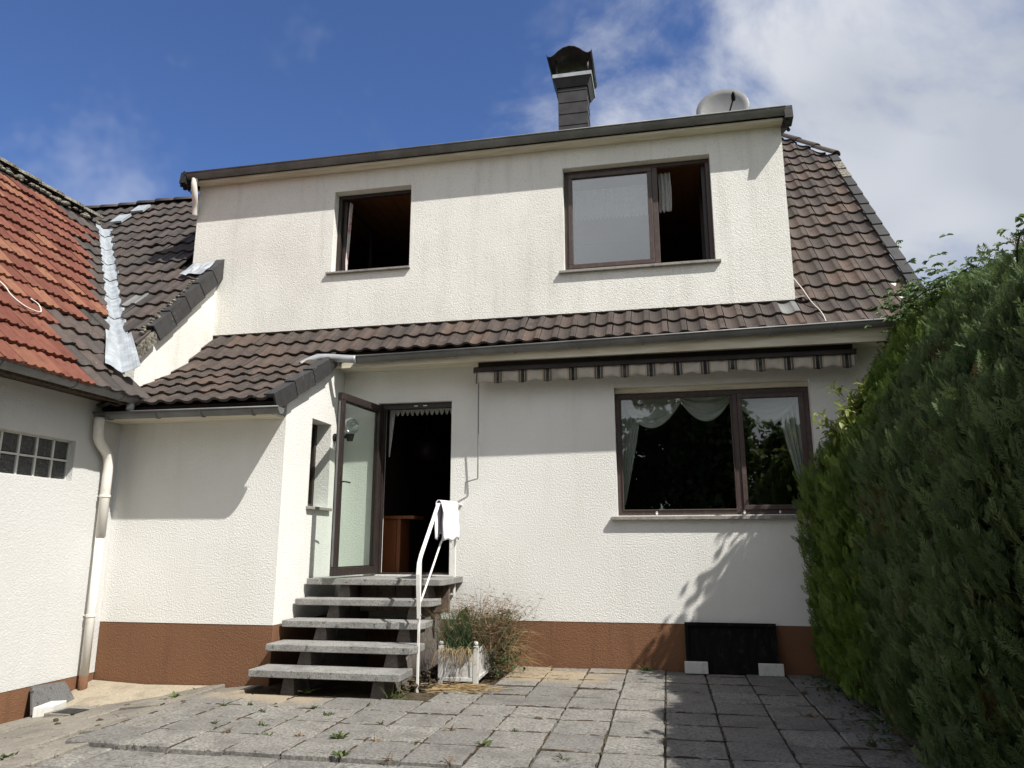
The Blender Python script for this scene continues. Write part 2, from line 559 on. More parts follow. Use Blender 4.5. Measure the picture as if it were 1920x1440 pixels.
def make_lace(name, dens, scale):
    t = NT(name)
    p = t.pos()
    v = t.voro(p, scale, 'DISTANCE_TO_EDGE').outputs['Distance']
    f = t.ramp(v, 0.05, 0.16, dens + 0.3, dens)
    df = t.n('ShaderNodeBsdfDiffuse')
    df.inputs['Color'].default_value = (0.80, 0.79, 0.76, 1)
    tl = t.n('ShaderNodeBsdfTranslucent')
    tl.inputs['Color'].default_value = (0.80, 0.79, 0.76, 1)
    md = t.n('ShaderNodeMixShader')
    md.inputs[0].default_value = 0.35
    t.t.links.new(df.outputs[0], md.inputs[1])
    t.t.links.new(tl.outputs[0], md.inputs[2])
    tr = t.n('ShaderNodeBsdfTransparent')
    ms = t.n('ShaderNodeMixShader')
    t.set(ms.inputs[0], t.math('MINIMUM', f, 1.0))
    t.t.links.new(tr.outputs[0], ms.inputs[1])
    t.t.links.new(md.outputs[0], ms.inputs[2])
    return t.done(ms.outputs[0])


M['lace'] = make_lace('white_lace', 0.55, 60.0)
M['sheer'] = make_lace('sheer_net', 0.86, 80.0)


def make_cloth(name, c):
    t = NT(name)
    p = t.pos()
    n = t.noise(t.mapv(p, (1, 1, 1)), 90.0, 2.0)
    return t.done(t.principled(c, 0.95, 0, t.bump(n, 0.4, 0.003), 0.1))


M['towel'] = make_cloth('white_towel', (0.78, 0.76, 0.80))
M['curtain_pink'] = make_paint('pink_flowered_curtain', (0.62, 0.58, 0.56), (0.42, 0.06, 0.10), 0.9, 7.0, 0.9)
M['cable'] = make_cloth('white_cable', (0.62, 0.60, 0.55))


def make_valance():
    t = NT('striped_awning_cloth')
    x = t.sep(t.pos())[0]
    u = t.math('FRACT', t.math('MULTIPLY', t.math('ADD', x, 1.984), 1 / 0.301))   # one stripe group per scallop
    cream, tan, grey, black = (0.47, 0.43, 0.37), (0.36, 0.26, 0.16), (0.105, 0.098, 0.085), (0.022, 0.021, 0.020)

    def band(a, b):
        return t.math('MULTIPLY', t.ramp(u, a - 0.004, a + 0.004), t.ramp(u, b - 0.004, b + 0.004, 1.0, 0.0))
    col = t.mix(band(0.06, 0.50), cream, tan)
    col = t.mix(band(0.085, 0.475), col, cream)
    col = t.mix(band(0.11, 0.45), col, grey)
    col = t.mix(band(0.198, 0.212), col, cream)
    col = t.mix(band(0.348, 0.362), col, cream)
    col = t.mix(band(0.212, 0.348), col, black)
    n = t.noise(t.pos(), 6.0, 4.0)
    col = t.mix(t.ramp(n, 0.4, 0.75, 0, 0.45), col, (0.20, 0.17, 0.14))
    return t.done(t.principled(col, 0.9, 0, None, 0.15))


M['valance'] = make_valance()


# ------------------------------------------------------------------ mesh helpers
class MB:
    def __init__(self):
        self.v = []
        self.f = []
        self.tint = []

    def add(self, verts, faces, tint=0.0):
        b = len(self.v)
        self.v.extend([tuple(q) for q in verts])
        self.f.extend([tuple(i + b for i in fc) for fc in faces])
        self.tint.extend([tint] * len(verts))
        return self

    def quad(self, a, b, c, d):
        return self.add([a, b, c, d], [(0, 1, 2, 3)])

    def box(self, x0, x1, y0, y1, z0, z1):
        x0, x1 = min(x0, x1), max(x0, x1)
        y0, y1 = min(y0, y1), max(y0, y1)
        z0, z1 = min(z0, z1), max(z0, z1)
        vs = [(x0, y0, z0), (x1, y0, z0), (x1, y1, z0), (x0, y1, z0), (x0, y0, z1), (x1, y0, z1), (x1, y1, z1), (x0, y1, z1)]
        fs = [(0, 3, 2, 1), (4, 5, 6, 7), (0, 1, 5, 4), (1, 2, 6, 5), (2, 3, 7, 6), (3, 0, 4, 7)]
        return self.add(vs, fs)

    def prism(self, poly, d):
        """polygon (3d points) extruded by vector d"""
        n = len(poly)
        d = Vector(d)
        vs = [Vector(p) for p in poly] + [Vector(p) + d for p in poly]
        fs = [tuple(range(n))[::-1], tuple(range(n, 2 * n))]
        for i in range(n):
            j = (i + 1) % n
            fs.append((i, j, n + j, n + i))
        return self.add(vs, fs)

    def tube(self, pts, r, n=10, caps=True):
        pts = [Vector(p) for p in pts]
        rs = r if isinstance(r, (list, tuple)) else [r] * len(pts)
        rings = []
        prev = None
        for i, p in enumerate(pts):
            if i == 0:
                d = pts[1] - p
            elif i == len(pts) - 1:
                d = p - pts[i - 1]
            else:
                d = (pts[i + 1] - p).normalized() + (p - pts[i - 1]).normalized()
            d.normalize()
            if prev is None:
                a = d.orthogonal().normalized()
            else:
                a = (prev - d * prev.dot(d)).normalized()
            prev = a
            b = d.cross(a)
            rings.append([p + (a * math.cos(2 * math.pi * k / n) + b * math.sin(2 * math.pi * k / n)) * rs[i] for k in range(n)])
        vs = [q for ring in rings for q in ring]
        fs = []
        for i in range(len(pts) - 1):
            for k in range(n):
                k2 = (k + 1) % n
                fs.append((i * n + k, i * n + k2, (i + 1) * n + k2, (i + 1) * n + k))
        if caps:
            fs.append(tuple(range(n))[::-1])
            fs.append(tuple((len(pts) - 1) * n + k for k in range(n)))
        return self.add(vs, fs)

    def bar(self, pts, w, t, side):
        """flat bar: rectangle w (along side vector) x t swept along pts"""
        pts = [Vector(p) for p in pts]
        side = Vector(side).normalized()
        vs = []
        for i, p in enumerate(pts):
            d = (pts[min(i + 1, len(pts) - 1)] - pts[max(i - 1, 0)]).normalized()
            up = side.cross(d).normalized()
            for a, b in ((-1, -1), (1, -1), (1, 1), (-1, 1)):
                vs.append(p + side * (a * w / 2) + up * (b * t / 2))
        fs = []
        for i in range(len(pts) - 1):
            for k in range(4):
                k2 = (k + 1) % 4
                fs.append((i * 4 + k, i * 4 + k2, i * 4 + 4 + k2, i * 4 + 4 + k))
        fs.append((3, 2, 1, 0))
        e = (len(pts) - 1) * 4
        fs.append((e, e + 1, e + 2, e + 3))
        return self.add(vs, fs)

    def sphere(self, c, r, nu=14, nv=9, sq=(1, 1, 1)):
        c = Vector(c)
        vs = [c + Vector((0, 0, r * sq[2]))]
        for i in range(1, nv):
            th = math.pi * i / nv
            for k in range(nu):
                ph = 2 * math.pi * k / nu
                vs.append(c + Vector((r * sq[0] * math.sin(th) * math.cos(ph), r * sq[1] * math.sin(th) * math.sin(ph), r * sq[2] * math.cos(th))))
        vs.append(c - Vector((0, 0, r * sq[2])))
        fs = [(0, 1 + k, 1 + (k + 1) % nu) for k in range(nu)]
        for i in range(nv - 2):
            for k in range(nu):
                k2 = (k + 1) % nu
                fs.append((1 + i * nu + k, 1 + (i + 1) * nu + k, 1 + (i + 1) * nu + k2, 1 + i * nu + k2))
        e = len(vs) - 1
        b = 1 + (nv - 2) * nu
        fs += [(e, b + (k + 1) % nu, b + k) for k in range(nu)]
        return self.add(vs, fs)

    def mesh(self, name, mat, smooth=False):
        me = bpy.data.meshes.new(name)
        me.from_pydata(self.v, [], self.f)
        if any(self.tint):
            at = me.attributes.new('tint', 'FLOAT', 'POINT')
            at.data.foreach_set('value', self.tint)
        bm = bmesh.new()
        bm.from_mesh(me)
        bmesh.ops.recalc_face_normals(bm, faces=bm.faces)
        bm.to_mesh(me)
        bm.free()
        if mat:
            me.materials.append(mat)
        if smooth:
            me.polygons.foreach_set('use_smooth', [True] * len(me.polygons))
        me.update()
        return me

    def build(self, name, mat, parent=None, smooth=False, bevel=0.0, seg=2):
        o = bpy.data.objects.new(name, self.mesh(name, mat, smooth))
        COL.objects.link(o)
        if parent:
            o.parent = parent
        if bevel:
            b = o.modifiers.new('bevel', 'BEVEL')
            b.width = bevel
            b.segments = seg
            b.limit_method = 'ANGLE'
        return o


def tag(o, label=None, cat=None, group=None, kind=None):
    if label:
        o['label'] = label
    if cat:
        o['category'] = cat
    if group:
        o['group'] = group
    if kind:
        o['kind'] = kind
    return o


def thing(name, label, cat, loc=(0, 0, 0), group=None):
    o = bpy.data.objects.new(name, None)
    o.empty_display_size = 0.2
    COL.objects.link(o)
    o.location = loc
    return tag(o, label, cat, group)


def under(parent, *objs):
    """keep the world place of a part built in world coordinates"""
    for o in objs:
        o.parent = parent
        o.matrix_parent_inverse = Matrix.Translation(parent.location).inverted()


def np_mesh(name, V, F, mat, tint=None, smooth=False):
    """V (n,3), F list of arrays of equal length polygons"""
    me = bpy.data.meshes.new(name)
    me.vertices.add(len(V))
    me.vertices.foreach_set('co', np.asarray(V, np.float32).ravel())
    k = F.shape[1]
    me.loops.add(F.size)
    me.loops.foreach_set('vertex_index', F.astype(np.int32).ravel())
    me.polygons.add(len(F))
    me.polygons.foreach_set('loop_start', np.arange(0, F.size, k, dtype=np.int32))
    me.polygons.foreach_set('loop_total', np.full(len(F), k, np.int32))
    if tint is not None:
        at = me.attributes.new('tint', 'FLOAT', 'POINT')
        at.data.foreach_set('value', np.asarray(tint, np.float32))
    if smooth:
        me.polygons.foreach_set('use_smooth', np.ones(len(F), bool))
    me.update(calc_edges=True)
    me.validate()
    me.materials.append(mat)
    return me


def link(name, me, parent=None):
    o = bpy.data.objects.new(name, me)
    COL.objects.link(o)
    if parent:
        o.parent = parent
    return o


def wall(mb, O, A, Nw, a0, a1, z0, z1, holes=(), thick=0.28):
    """rectangular wall in plane through O with horizontal axis A, outward normal Nw, with openings"""
    O, A, Nw = Vector(O), Vector(A), Vector(Nw)
    Z = Vector((0, 0, 1))
    us = sorted({a0, a1, *[h[0] for h in holes], *[h[1] for h in holes]})
    zs = sorted({z0, z1, *[h[2] for h in holes], *[h[3] for h in holes]})

    def P(u, z, d):
        return O + A * u + Z * z - Nw * d
    for i in range(len(us) - 1):
        for j in range(len(zs) - 1):
            uc, zc = (us[i] + us[i + 1]) / 2, (zs[j] + zs[j + 1]) / 2
            if any(h[0] < uc < h[1] and h[2] < zc < h[3] for h in holes):
                continue
            for d in (0, thick):
                mb.quad(P(us[i], zs[j], d), P(us[i + 1], zs[j], d), P(us[i + 1], zs[j + 1], d), P(us[i], zs[j + 1], d))
    for h in list(holes) + [(a0, a1, z0, z1)]:
        for (u, z), (u2, z2) in (((h[0], h[2]), (h[1], h[2])), ((h[1], h[2]), (h[1], h[3])), ((h[1], h[3]), (h[0], h[3])), ((h[0], h[3]), (h[0], h[2]))):
            mb.quad(P(u, z, 0), P(u2, z2, 0), P(u2, z2, thick), P(u, z, thick))
    return mb


# ------------------------------------------------------------------ ground, soil bed, patio
MB().add([(-700, -700, -0.62), (700, -700, -0.62), (700, 700, -0.62), (-700, 700, -0.62)], [(0, 1, 2, 3)])
g = MB()
g.quad((-700, -700, -0.62), (700, -700, -0.62), (700, 700, -0.62), (-700, 700, -0.62))
tag(g.build('ground', M['lawn']), kind='structure')


def bed_z(x, y=-3.0):
    if x > -3.98:
        return -0.048
    t_ = min(1.0, (-3.98 - x) / 1.95)
    return -0.048 - 0.207 * t_


g = MB()
xs = [-12.0, -5.93, -5.6, -5.2, -4.8, -4.4, -3.98, 6.0]
ys = [-12.0 + 0.6 * i for i in range(21)]
idx = {}
vs, fs = [], []
for i, x in enumerate(xs):
    for j, y in enumerate(ys):
        idx[i, j] = len(vs)
        vs.append((x, y, bed_z(x) + RNG.uniform(-0.006, 0.002)))
for i in range(len(xs) - 1):
    for j in range(len(ys) - 1):
        fs.append((idx[i, j], idx[i + 1, j], idx[i + 1, j + 1], idx[i, j + 1]))
for seq in ([(i, 0) for i in range(len(xs))],):
    b = len(vs)
    for (i, j) in seq:
        vs.append((vs[idx[i, j]][0], vs[idx[i, j]][1] - 0.4, -0.66))
    for q in range(len(seq) - 1):
        fs.append((idx[seq[q]], b + q, b + q + 1, idx[seq[q + 1]]))
b = len(vs)
for j in range(len(ys)):
    vs.append((6.6, ys[j], -0.66))
for j in range(len(ys) - 1):
    fs.append((idx[len(xs) - 1, j], b + j, b + j + 1, idx[len(xs) - 1, j + 1]))
g.add(vs, fs)
patio = tag(g.build('patio', M['soil']), kind='structure')


def slab_mesh(w, d, h, mat, name):
    c = 0.009
    vs = []
    for z, i_ in ((0.0, c), (-c, 0.0), (-h, 0.0)):
        vs += [(i_ - w / 2, i_ - d / 2, z), (w / 2 - i_, i_ - d / 2, z), (w / 2 - i_, d / 2 - i_, z), (i_ - w / 2, d / 2 - i_, z)]
    fs = [(0, 1, 2, 3)]
    for lv in (0, 4):
        for k in range(4):
            k2 = (k + 1) % 4
            fs.append((lv + 4 + k, lv + 4 + k2, lv + k2, lv + k))
    mb = MB().add(vs, fs)
    return mb.mesh(name, mat)


PX, PY = 0.411, 0.445
slab_me = slab_mesh(0.399, 0.433, 0.05, M['slab'], 'paving_slab')
slab_cut = slab_mesh(0.396, 0.270, 0.05, M['slab'], 'paving_slab_cut')
joint0 = -0.075 + PX / 2
for c in range(-10, 9):
    x = joint0 + PX * c
    if x < -3.99 or x > 3.6:
        continue
    for r in range(-1, 21):
        y = -0.300 - PY / 2 - PY * r
        if r == -1:
            y = -0.152
        if y > -2.0 and x < -2.30:
            continue                                   # soil under the steps
        if x < -1.85 and y > -1.38:
            continue                                   # soil and rubble round the planter
        o = link('paving_slab', slab_cut if r == -1 else slab_me, patio)
        # laid by hand: a few millimetres of tilt and offset
        o.location = (x + RNG.uniform(-0.003, 0.003), y + RNG.uniform(-0.004, 0.004), RNG.uniform(-0.008, 0.005) - (0.026 if y < -3.9 and x < -1.2 else 0.0))
        o.rotation_euler = (RNG.uniform(-0.011, 0.011), RNG.uniform(-0.011, 0.011), RNG.uniform(-0.008, 0.008))
# the bay between the wing and the patio falls away towards the wing wall: older, sunken slabs
slab_old = slab_mesh(0.455, 0.46, 0.05, M['slab_side'], 'sunken_slab')
for c in range(4):
    for r in range(14):
        x = -4.215 - 0.462 * c
        y = -1.78 - 0.47 * r + (0.1 if c % 2 else 0.0)
        zc = bed_z(x) + 0.034 + 0.012 * (1 - c / 3)
        o = link('paving_slab', slab_old, patio)
        o.location = (x + RNG.uniform(-0.01, 0.01), y + RNG.uniform(-0.015, 0.015), zc + RNG.uniform(-0.012, 0.008))
        o.rotation_euler = (RNG.uniform(-0.025, 0.025), -math.atan2(0.225, 1.95) + RNG.uniform(-0.03, 0.03), RNG.uniform(-0.03, 0.03))

moss = MB()
for k in range(1050):
    if RNG.random() < .55:                              # joints running along the house
        r = RNG.randint(0, 8)
        x, y = RNG.uniform(-3.95, 1.6), -0.300 - PY * r + RNG.uniform(-.006, .006)
        lx, ly = RNG.uniform(.02, .10), RNG.uniform(.005, .011)
    else:
        c = RNG.randint(-10, 4)
        x, y = -0.075 + PX * c + RNG.uniform(-.006, .006), RNG.uniform(-4.3, -.02)
        lx, ly = RNG.uniform(.005, .010), RNG.uniform(.02, .10)
    if (y > -2.0 and x < -2.30) or (x < -1.85 and y > -1.38) or (y < -3.8 and x < -1.1):
        continue
    n = 7
    h = RNG.uniform(-.003, .003)
    ring = [(x + lx * math.cos(2 * math.pi * i / n) * RNG.uniform(.7, 1.2), y + ly * math.sin(2 * math.pi * i / n) * RNG.uniform(.7, 1.2), -.008) for i in range(n)]
    ring2 = [(x + (p[0] - x) * .6, y + (p[1] - y) * .6, h) for p in ring]
    moss.add(ring + ring2, [tuple(range(n, 2 * n))] + [(i, (i + 1) % n, n + (i + 1) % n, n + i) for i in range(n)], RNG.random())
tag(moss.build('joint_dirt', M['soil']), 'dark soil and moss filling the joints between the paving slabs', 'soil', kind='stuff')

# ------------------------------------------------------------------ the house: walls
house = thing('house', 'cream rendered house with long flat-roofed dormer, brown tiled roof and brown plinth', 'house')
wing = thing('side_wing', 'low white side wing with red tiled roof and glass block window at left', 'building', (-6, -3, 0))
XC, YA, XW = -3.97, -1.45, -5.99         # annex corner x, annex front y, wing wall x
PL_R, PL_A = 0.487, 0.535                # plinth tops

DOOR = (-3.50, -2.54, 0.985, 3.085)
WINL = (-0.54, 1.655, 1.66, 3.163)
mb = MB()
wall(mb, (0, 0, 0), (1, 0, 0), (0, -1, 0), XC - 0.20, 2.78, PL_R, 3.90, [DOOR, WINL], 0.30)
mb.box(2.5, 2.779, 0.301, 8.5, -0.5, 3.90)
mb.build('wall', M['stucco'], house)
mb = MB()
wall(mb, (0, 0.004, 0), (1, 0, 0), (0, -1, 0), XC, 2.776, -0.5, PL_R - 0.001, [], 0.28)
mb.build('plinth', M['plinth'], house)
# annex
mb = MB()
wall(mb, (0, YA, 0), (1, 0, 0), (0, -1, 0), XW, XC, PL_A, 2.93, [], 0.25)
mb.build('annex_wall', M['stucco'], house)
mb = MB()
SW = (-0.84, -0.33, 1.765, 2.775)
wall(mb, (XC - 0.001, 0, 0), (0, 1, 0), (1, 0, 0), YA + 0.251, -0.0015, PL_A, 2.93, [SW], 0.25)
# gable triangle of the annex under its roof
mb.prism([(XC - 0.004, YA, 2.932), (XC - 0.004, -0.002, 2.932), (XC - 0.004, -0.002, 3.78), (XC - 0.004, -0.42, 3.55), (XC - 0.004, -0.75, 3.31), (XC - 0.004, YA, 2.94)], (-0.22, 0, 0))
mb.build('annex_side_wall', M['stucco'], house)
mb = MB()
wall(mb, (0, YA + 0.004, 0), (1, 0, 0), (0, -1, 0), XW, XC - 0.004, -0.5, PL_A - 0.001, [], 0.25)
wall(mb, (XC - 0.005, 0, 0), (0, 1, 0), (1, 0, 0), YA + 0.256, 0.002, -0.5, PL_A - 0.001, [], 0.25)
mb.build('annex_plinth', M['plinth'], house)
# dormer storey
YD = 0.05
W1 = (-4.275, -3.170, 4.925, 6.090)
W2 = (-1.118, 0.725, 4.700, 6.100)
mb = MB()
wall(mb, (0, YD, 0), (1, 0, 0), (0, -1, 0), -6.38, 1.592, 4.135, 6.42, [W1, W2], 0.26)
mb.build('dormer_wall', M['stucco_dormer'], house)
mb = MB()
mb.prism([(1.590, YD + 0.262, 4.3), (1.590, YD + 0.262, 6.50), (1.590, 3.3, 7.55)], (-0.2, 0, 0))
mb.prism([(-6.378, YD + 0.262, 4.3), (-6.378, YD + 0.262, 6.50), (-6.378, 3.3, 7.55)], (0.2, 0, 0))
mb.build('dormer_cheek', M['stucco_dormer'], house)
# gable wall that rises between the annex roof and the left roof


def zL(y):
    return 6.516 + (y - 1.31) * 1.064


mb = MB()
mb.prism([(-5.968, YD + 0.01, 3.75), (-5.968, YD + 0.01, zL(YD) - 0.16), (-5.968, -1.36, zL(-1.36) - 0.16), (-5.968, -1.40, 2.85), (-5.968, -0.5, 3.2)], (-0.22, 0, 0))
mb.build('stepped_gable_wall', M['stucco_dormer'], house)
# wing wall
GB = (-3.32, -2.085, 1.978, 2.394)
mb = MB()
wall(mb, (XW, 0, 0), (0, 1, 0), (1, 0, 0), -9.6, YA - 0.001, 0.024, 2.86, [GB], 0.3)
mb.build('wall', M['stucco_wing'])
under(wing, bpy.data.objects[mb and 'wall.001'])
mb = MB()
wall(mb, (XW - 0.004, 0, 0), (0, 1, 0), (1, 0, 0), -9.6, YA - 0.001, -0.6, 0.023, [], 0.29)
under(wing, mb.build('plinth', M['plinth']))
mb = MB()
mb.prism([(-6.3, -9.6, -0.6), (-12.8, -9.6, -0.6), (-12.8, -9.6, 2.9), (-9.25, -9.6, 6.5), (-6.3, -9.6, 3.4)], (0, 0.25, 0))
under(wing, mb.build('gable_wall', M['stucco']))

mb = MB()
mb.box(-6.28, -5.60, -9.6, -1.72, 2.865, 2.885)
mb.box(-5.625, -5.601, -9.6, -1.72, 2.80, 2.864)
under(wing, mb.build('soffit', M['bark']))
# interior shells: dim rooms behind the openings
mb = MB()


def room(mb, x0, x1, y0, y1, z0, z1, ceil=True):
    mb.quad((x0, y1, z0), (x1, y1, z0), (x1, y1, z1), (x0, y1, z1))
    mb.quad((x0, y0, z0), (x0, y1, z0), (x0, y1, z1), (x0, y0, z1))
    mb.quad((x1, y0, z0), (x1, y1, z0), (x1, y1, z1), (x1, y0, z1))
    mb.quad((x0, y0, z0), (x1, y0, z0), (x1, y1, z0), (x0, y1, z0))
    if ceil:
        mb.quad((x0, y0, z1), (x1, y0, z1), (x1, y1, z1), (x0, y1, z1))


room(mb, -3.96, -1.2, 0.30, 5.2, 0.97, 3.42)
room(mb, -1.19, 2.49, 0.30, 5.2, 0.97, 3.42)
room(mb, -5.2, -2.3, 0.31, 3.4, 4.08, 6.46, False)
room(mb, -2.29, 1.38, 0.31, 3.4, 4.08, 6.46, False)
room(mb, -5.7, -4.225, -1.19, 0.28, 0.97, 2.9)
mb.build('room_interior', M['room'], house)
ceil = MB()
ceil.quad((-5.2, 0.31, 6.44), (1.38, 0.31, 6.44), (1.38, 3.4, 6.46), (-5.2, 3.4, 6.46))
ceil_o = ceil.build('ceiling', M['pine'], house)
for k in range(40):                                   # tongue-and-groove pine boards overhead
    x = -5.15 + k * 0.165
    bb = MB()
    bb.prism([(x, 0.312, 6.425), (x + 0.155, 0.312, 6.425), (x + 0.155, 3.38, 6.445), (x, 3.38, 6.445)], (0, 0, -0.012))
    bb.build('ceiling_board', M['pine'], ceil_o)

# ------------------------------------------------------------------ roofs
def axes(tan, face):
    th = math.atan(tan)
    if face == 'front':
        return Vector((1, 0, 0)), Vector((0, math.cos(th), math.sin(th))), Vector((0, -math.sin(th), math.cos(th)))
    return Vector((0, 1, 0)), Vector((-math.cos(th), 0, math.sin(th))), Vector((math.sin(th), 0, math.cos(th)))


TW, TC = 0.2117, 0.335


def tile_geom(prof, w, L, rise=0.030, lip=0.030, gap=0.007):
    vs, n = [], len(prof)
    for (u, h) in prof:
        vs.append((u * (w - gap), 0.0, h + rise))
    for (u, h) in prof:
        vs.append((u * (w - gap), L, h + rise * (1 - L / TC)))
    for (u, h) in prof:
        vs.append((u * (w - gap), 0.004, h + rise - lip))
    fs = []
    for i in range(n - 1):
        fs.append((i, i + 1, n + i + 1, n + i))
        fs.append((2 * n + i, 2 * n + i + 1, i + 1, i))
    fs.append((n - 1, 2 * n + n - 1, 2 * n - 1))
    fs.append((0, n, 2 * n))
    return vs, fs


PAN = [(0, .006), (.06, -.001), (.18, -.011), (.34, -.016), (.50, -.011), (.62, -.001), (.71, .012), (.76, .014), (.95, .014), (1.0, .006)]
RIB = [(0, .012), (.08, .014), (.14, .000), (.30, -.006), (.44, .000), (.50, .012), (.58, .012), (.64, -.001), (.80, -.006), (.90, .008), (1.0, .012)]
G_PAN = tile_geom(PAN, TW, 0.395)
G_RIB = tile_geom(RIB, TW, 0.395, 0.036, 0.036)
tile_mesh = {}
for key, geo in (('tile_brown', G_PAN), ('tile_dark', G_PAN), ('tile_red', G_RIB)):
    tile_mesh[key] = MB().add(*geo).mesh('roof_tile', M[key])
M['tile_zinc'] = M['gutter']
tile_mesh['tile_zinc'] = MB().add(*G_PAN).mesh('metal_roof_tile', M['gutter'])


def tile_matrix(org, ax, jit=1.0):
    U, Vv, N = ax
    m = Matrix((U, Vv, N)).transposed().to_4x4()
    m.translation = Vector(org) + Vv * RNG.uniform(-.005, .005) * jit + N * RNG.uniform(-.002, .004) * jit + U * RNG.uniform(-.002, .002) * jit
    r = Matrix.Rotation(RNG.gauss(0, .007) * jit, 4, 'Z') @ Matrix.Rotation(RNG.gauss(0, .006) * jit, 4, 'X') @ Matrix.Rotation(RNG.gauss(0, .010) * jit, 4, 'Y')
    return m @ r


def clip_tile(geo, mat, M4, planes):
    """cut a tile by world planes (point, normal): keeps the side the normal points to"""
    me = bpy.data.meshes.new('roof_tile')
    me.from_pydata(geo[0], [], geo[1])
    bm = bmesh.new()
    bm.from_mesh(me)
    bm.transform(M4)
    for co, no in planes:
        bmesh.ops.bisect_plane(bm, geom=bm.verts[:] + bm.edges[:] + bm.faces[:], plane_co=co, plane_no=no, clear_inner=True)
    if not bm.faces:
        bm.free()
        return None
    bm.transform(M4.inverted())
    bm.to_mesh(me)
    bm.free()
    me.materials.append(mat)
    return me


class TileSet:
    def __init__(self, parent_part, limit):
        self.part, self.limit, self.items = parent_part, limit, []

    def put(self, key, M4, planes=()):
        self.items.append((key, M4, planes))

    def finish(self):
        def size(it):
            p = it[1].translation + it[1].to_3x3() @ Vector((TW / 2, TC / 2, 0))
            d = (p - CAM_LOC).length
            return (0 if in_view(p, 25) else 1, d)
        self.items.sort(key=size)
        rest = {}
        for k, (key, M4, planes) in enumerate(self.items):
            if k < self.limit and size((key, M4, planes))[0] == 0:
                me = tile_mesh[key]
                if planes:
                    geo = G_RIB if key == 'tile_red' else G_PAN
                    me = clip_tile(geo, M[key], M4, planes)
                    if me is None:
                        continue
                o = link('roof_tile', me)
                o.matrix_world = M4
                o.parent = self.part
                o.matrix_parent_inverse = self.part.matrix_world.inverted()
            else:
                mbb = rest.setdefault(key, MB())
                geo = G_RIB if key == 'tile_red' else G_PAN
                if planes:
                    me = clip_tile(geo, M[key], M4, planes)
                    if me is None:
                        continue
                    vv = [v.co.copy() for v in me.vertices]
                    ff = [tuple(p.vertices) for p in me.polygons]
                else:
                    vv, ff = geo
                mbb.add([M4 @ Vector(v) for v in vv], ff, RNG.random())
        for key, mbb in rest.items():
            o = mbb.build('far_roof_tiles', M[key])
            o.parent = self.part
            o.matrix_parent_inverse = self.part.matrix_world.inverted()
            o['kind'] = 'stuff'


def deck(poly, N, thick=0.07):
    """roof boarding: polygon lowered below the tiles"""
    N = Vector(N)
    return [Vector(p) - N * 0.045 for p in poly], -N * thick


R48 = math.tan(math.radians(48.0))
P0, P1, P2, P3 = (0.05, 4.095), (-0.42, 3.665), (-0.75, 3.425), (-1.86, 2.805)
bpy.context.view_layer.update()
# ---- main roof: strip below the dormer, annex slope, slope right of the dormer
mb = MB()


def slope_deck(mb, x0, x1, a, b, drop=0.045):
    tan = (b[1] - a[1]) / (b[0] - a[0])
    U, Vv, N = axes(tan, 'front')
    q = [Vector((x0, a[0], a[1])), Vector((x1, a[0], a[1])), Vector((x1, b[0], b[1])), Vector((x0, b[0], b[1]))]
    mb.prism([p - N * drop for p in q], -N * 0.06)


slope_deck(mb, -5.966, 2.87, (P1[0] + 0.03, P1[1] + .03), P0)
slope_deck(mb, -6.3, XC + 0.05, P2, P1)
slope_deck(mb, -6.3, XC + 0.05, (P3[0] + .05, P3[1] + .027), P2)
# right slope up to the clipped gable
yt = 4.25
zt = P0[1] + R48 * (yt - P0[0])
U, Vv, N = axes(R48, 'front')
hipA, hipB = Vector((2.90, 3.13, P0[1] + R48 * (3.13 - P0[0]))), Vector((2.06, yt, zt))
rp = [Vector((1.2, P0[0], P0[1])), Vector((2.87, P0[0], P0[1])), hipA, hipB, Vector((1.2, yt, zt))]
mb.prism([p - N * 0.045 for p in rp], -N * 0.06)
# back slope and clipped end close the attic
mb.quad(Vector((-6.3, yt, zt - .1)), hipB - Vector((0, 0, .1)), Vector((2.06, 8.6, 3.6)), Vector((-6.3, 8.6, 3.6)))
mb.add([hipA - Vector((0, 0, .12)), hipB - Vector((0, 0, .12)), (2.90, 5.6, hipA.z - .12)], [(0, 1, 2)])
mb.quad(hipB - Vector((0, 0, .12)), Vector((2.90, 5.6, hipA.z - .12)), Vector((2.9, 8.6, 3.6)), Vector((2.06, 8.6, 3.6)))
# gable end wall under the verge
roof = mb.build('roof', M['dark_metal'], house)
mb = MB()
mb.prism([(2.70, 0.02, 4.06), (2.70, 3.1, 7.35), (2.70, 5.6, 7.35), (2.70, 8.5, 4.06)], (0.06, 0, 0))
mb.build('gable_wall', M['stucco'], house)

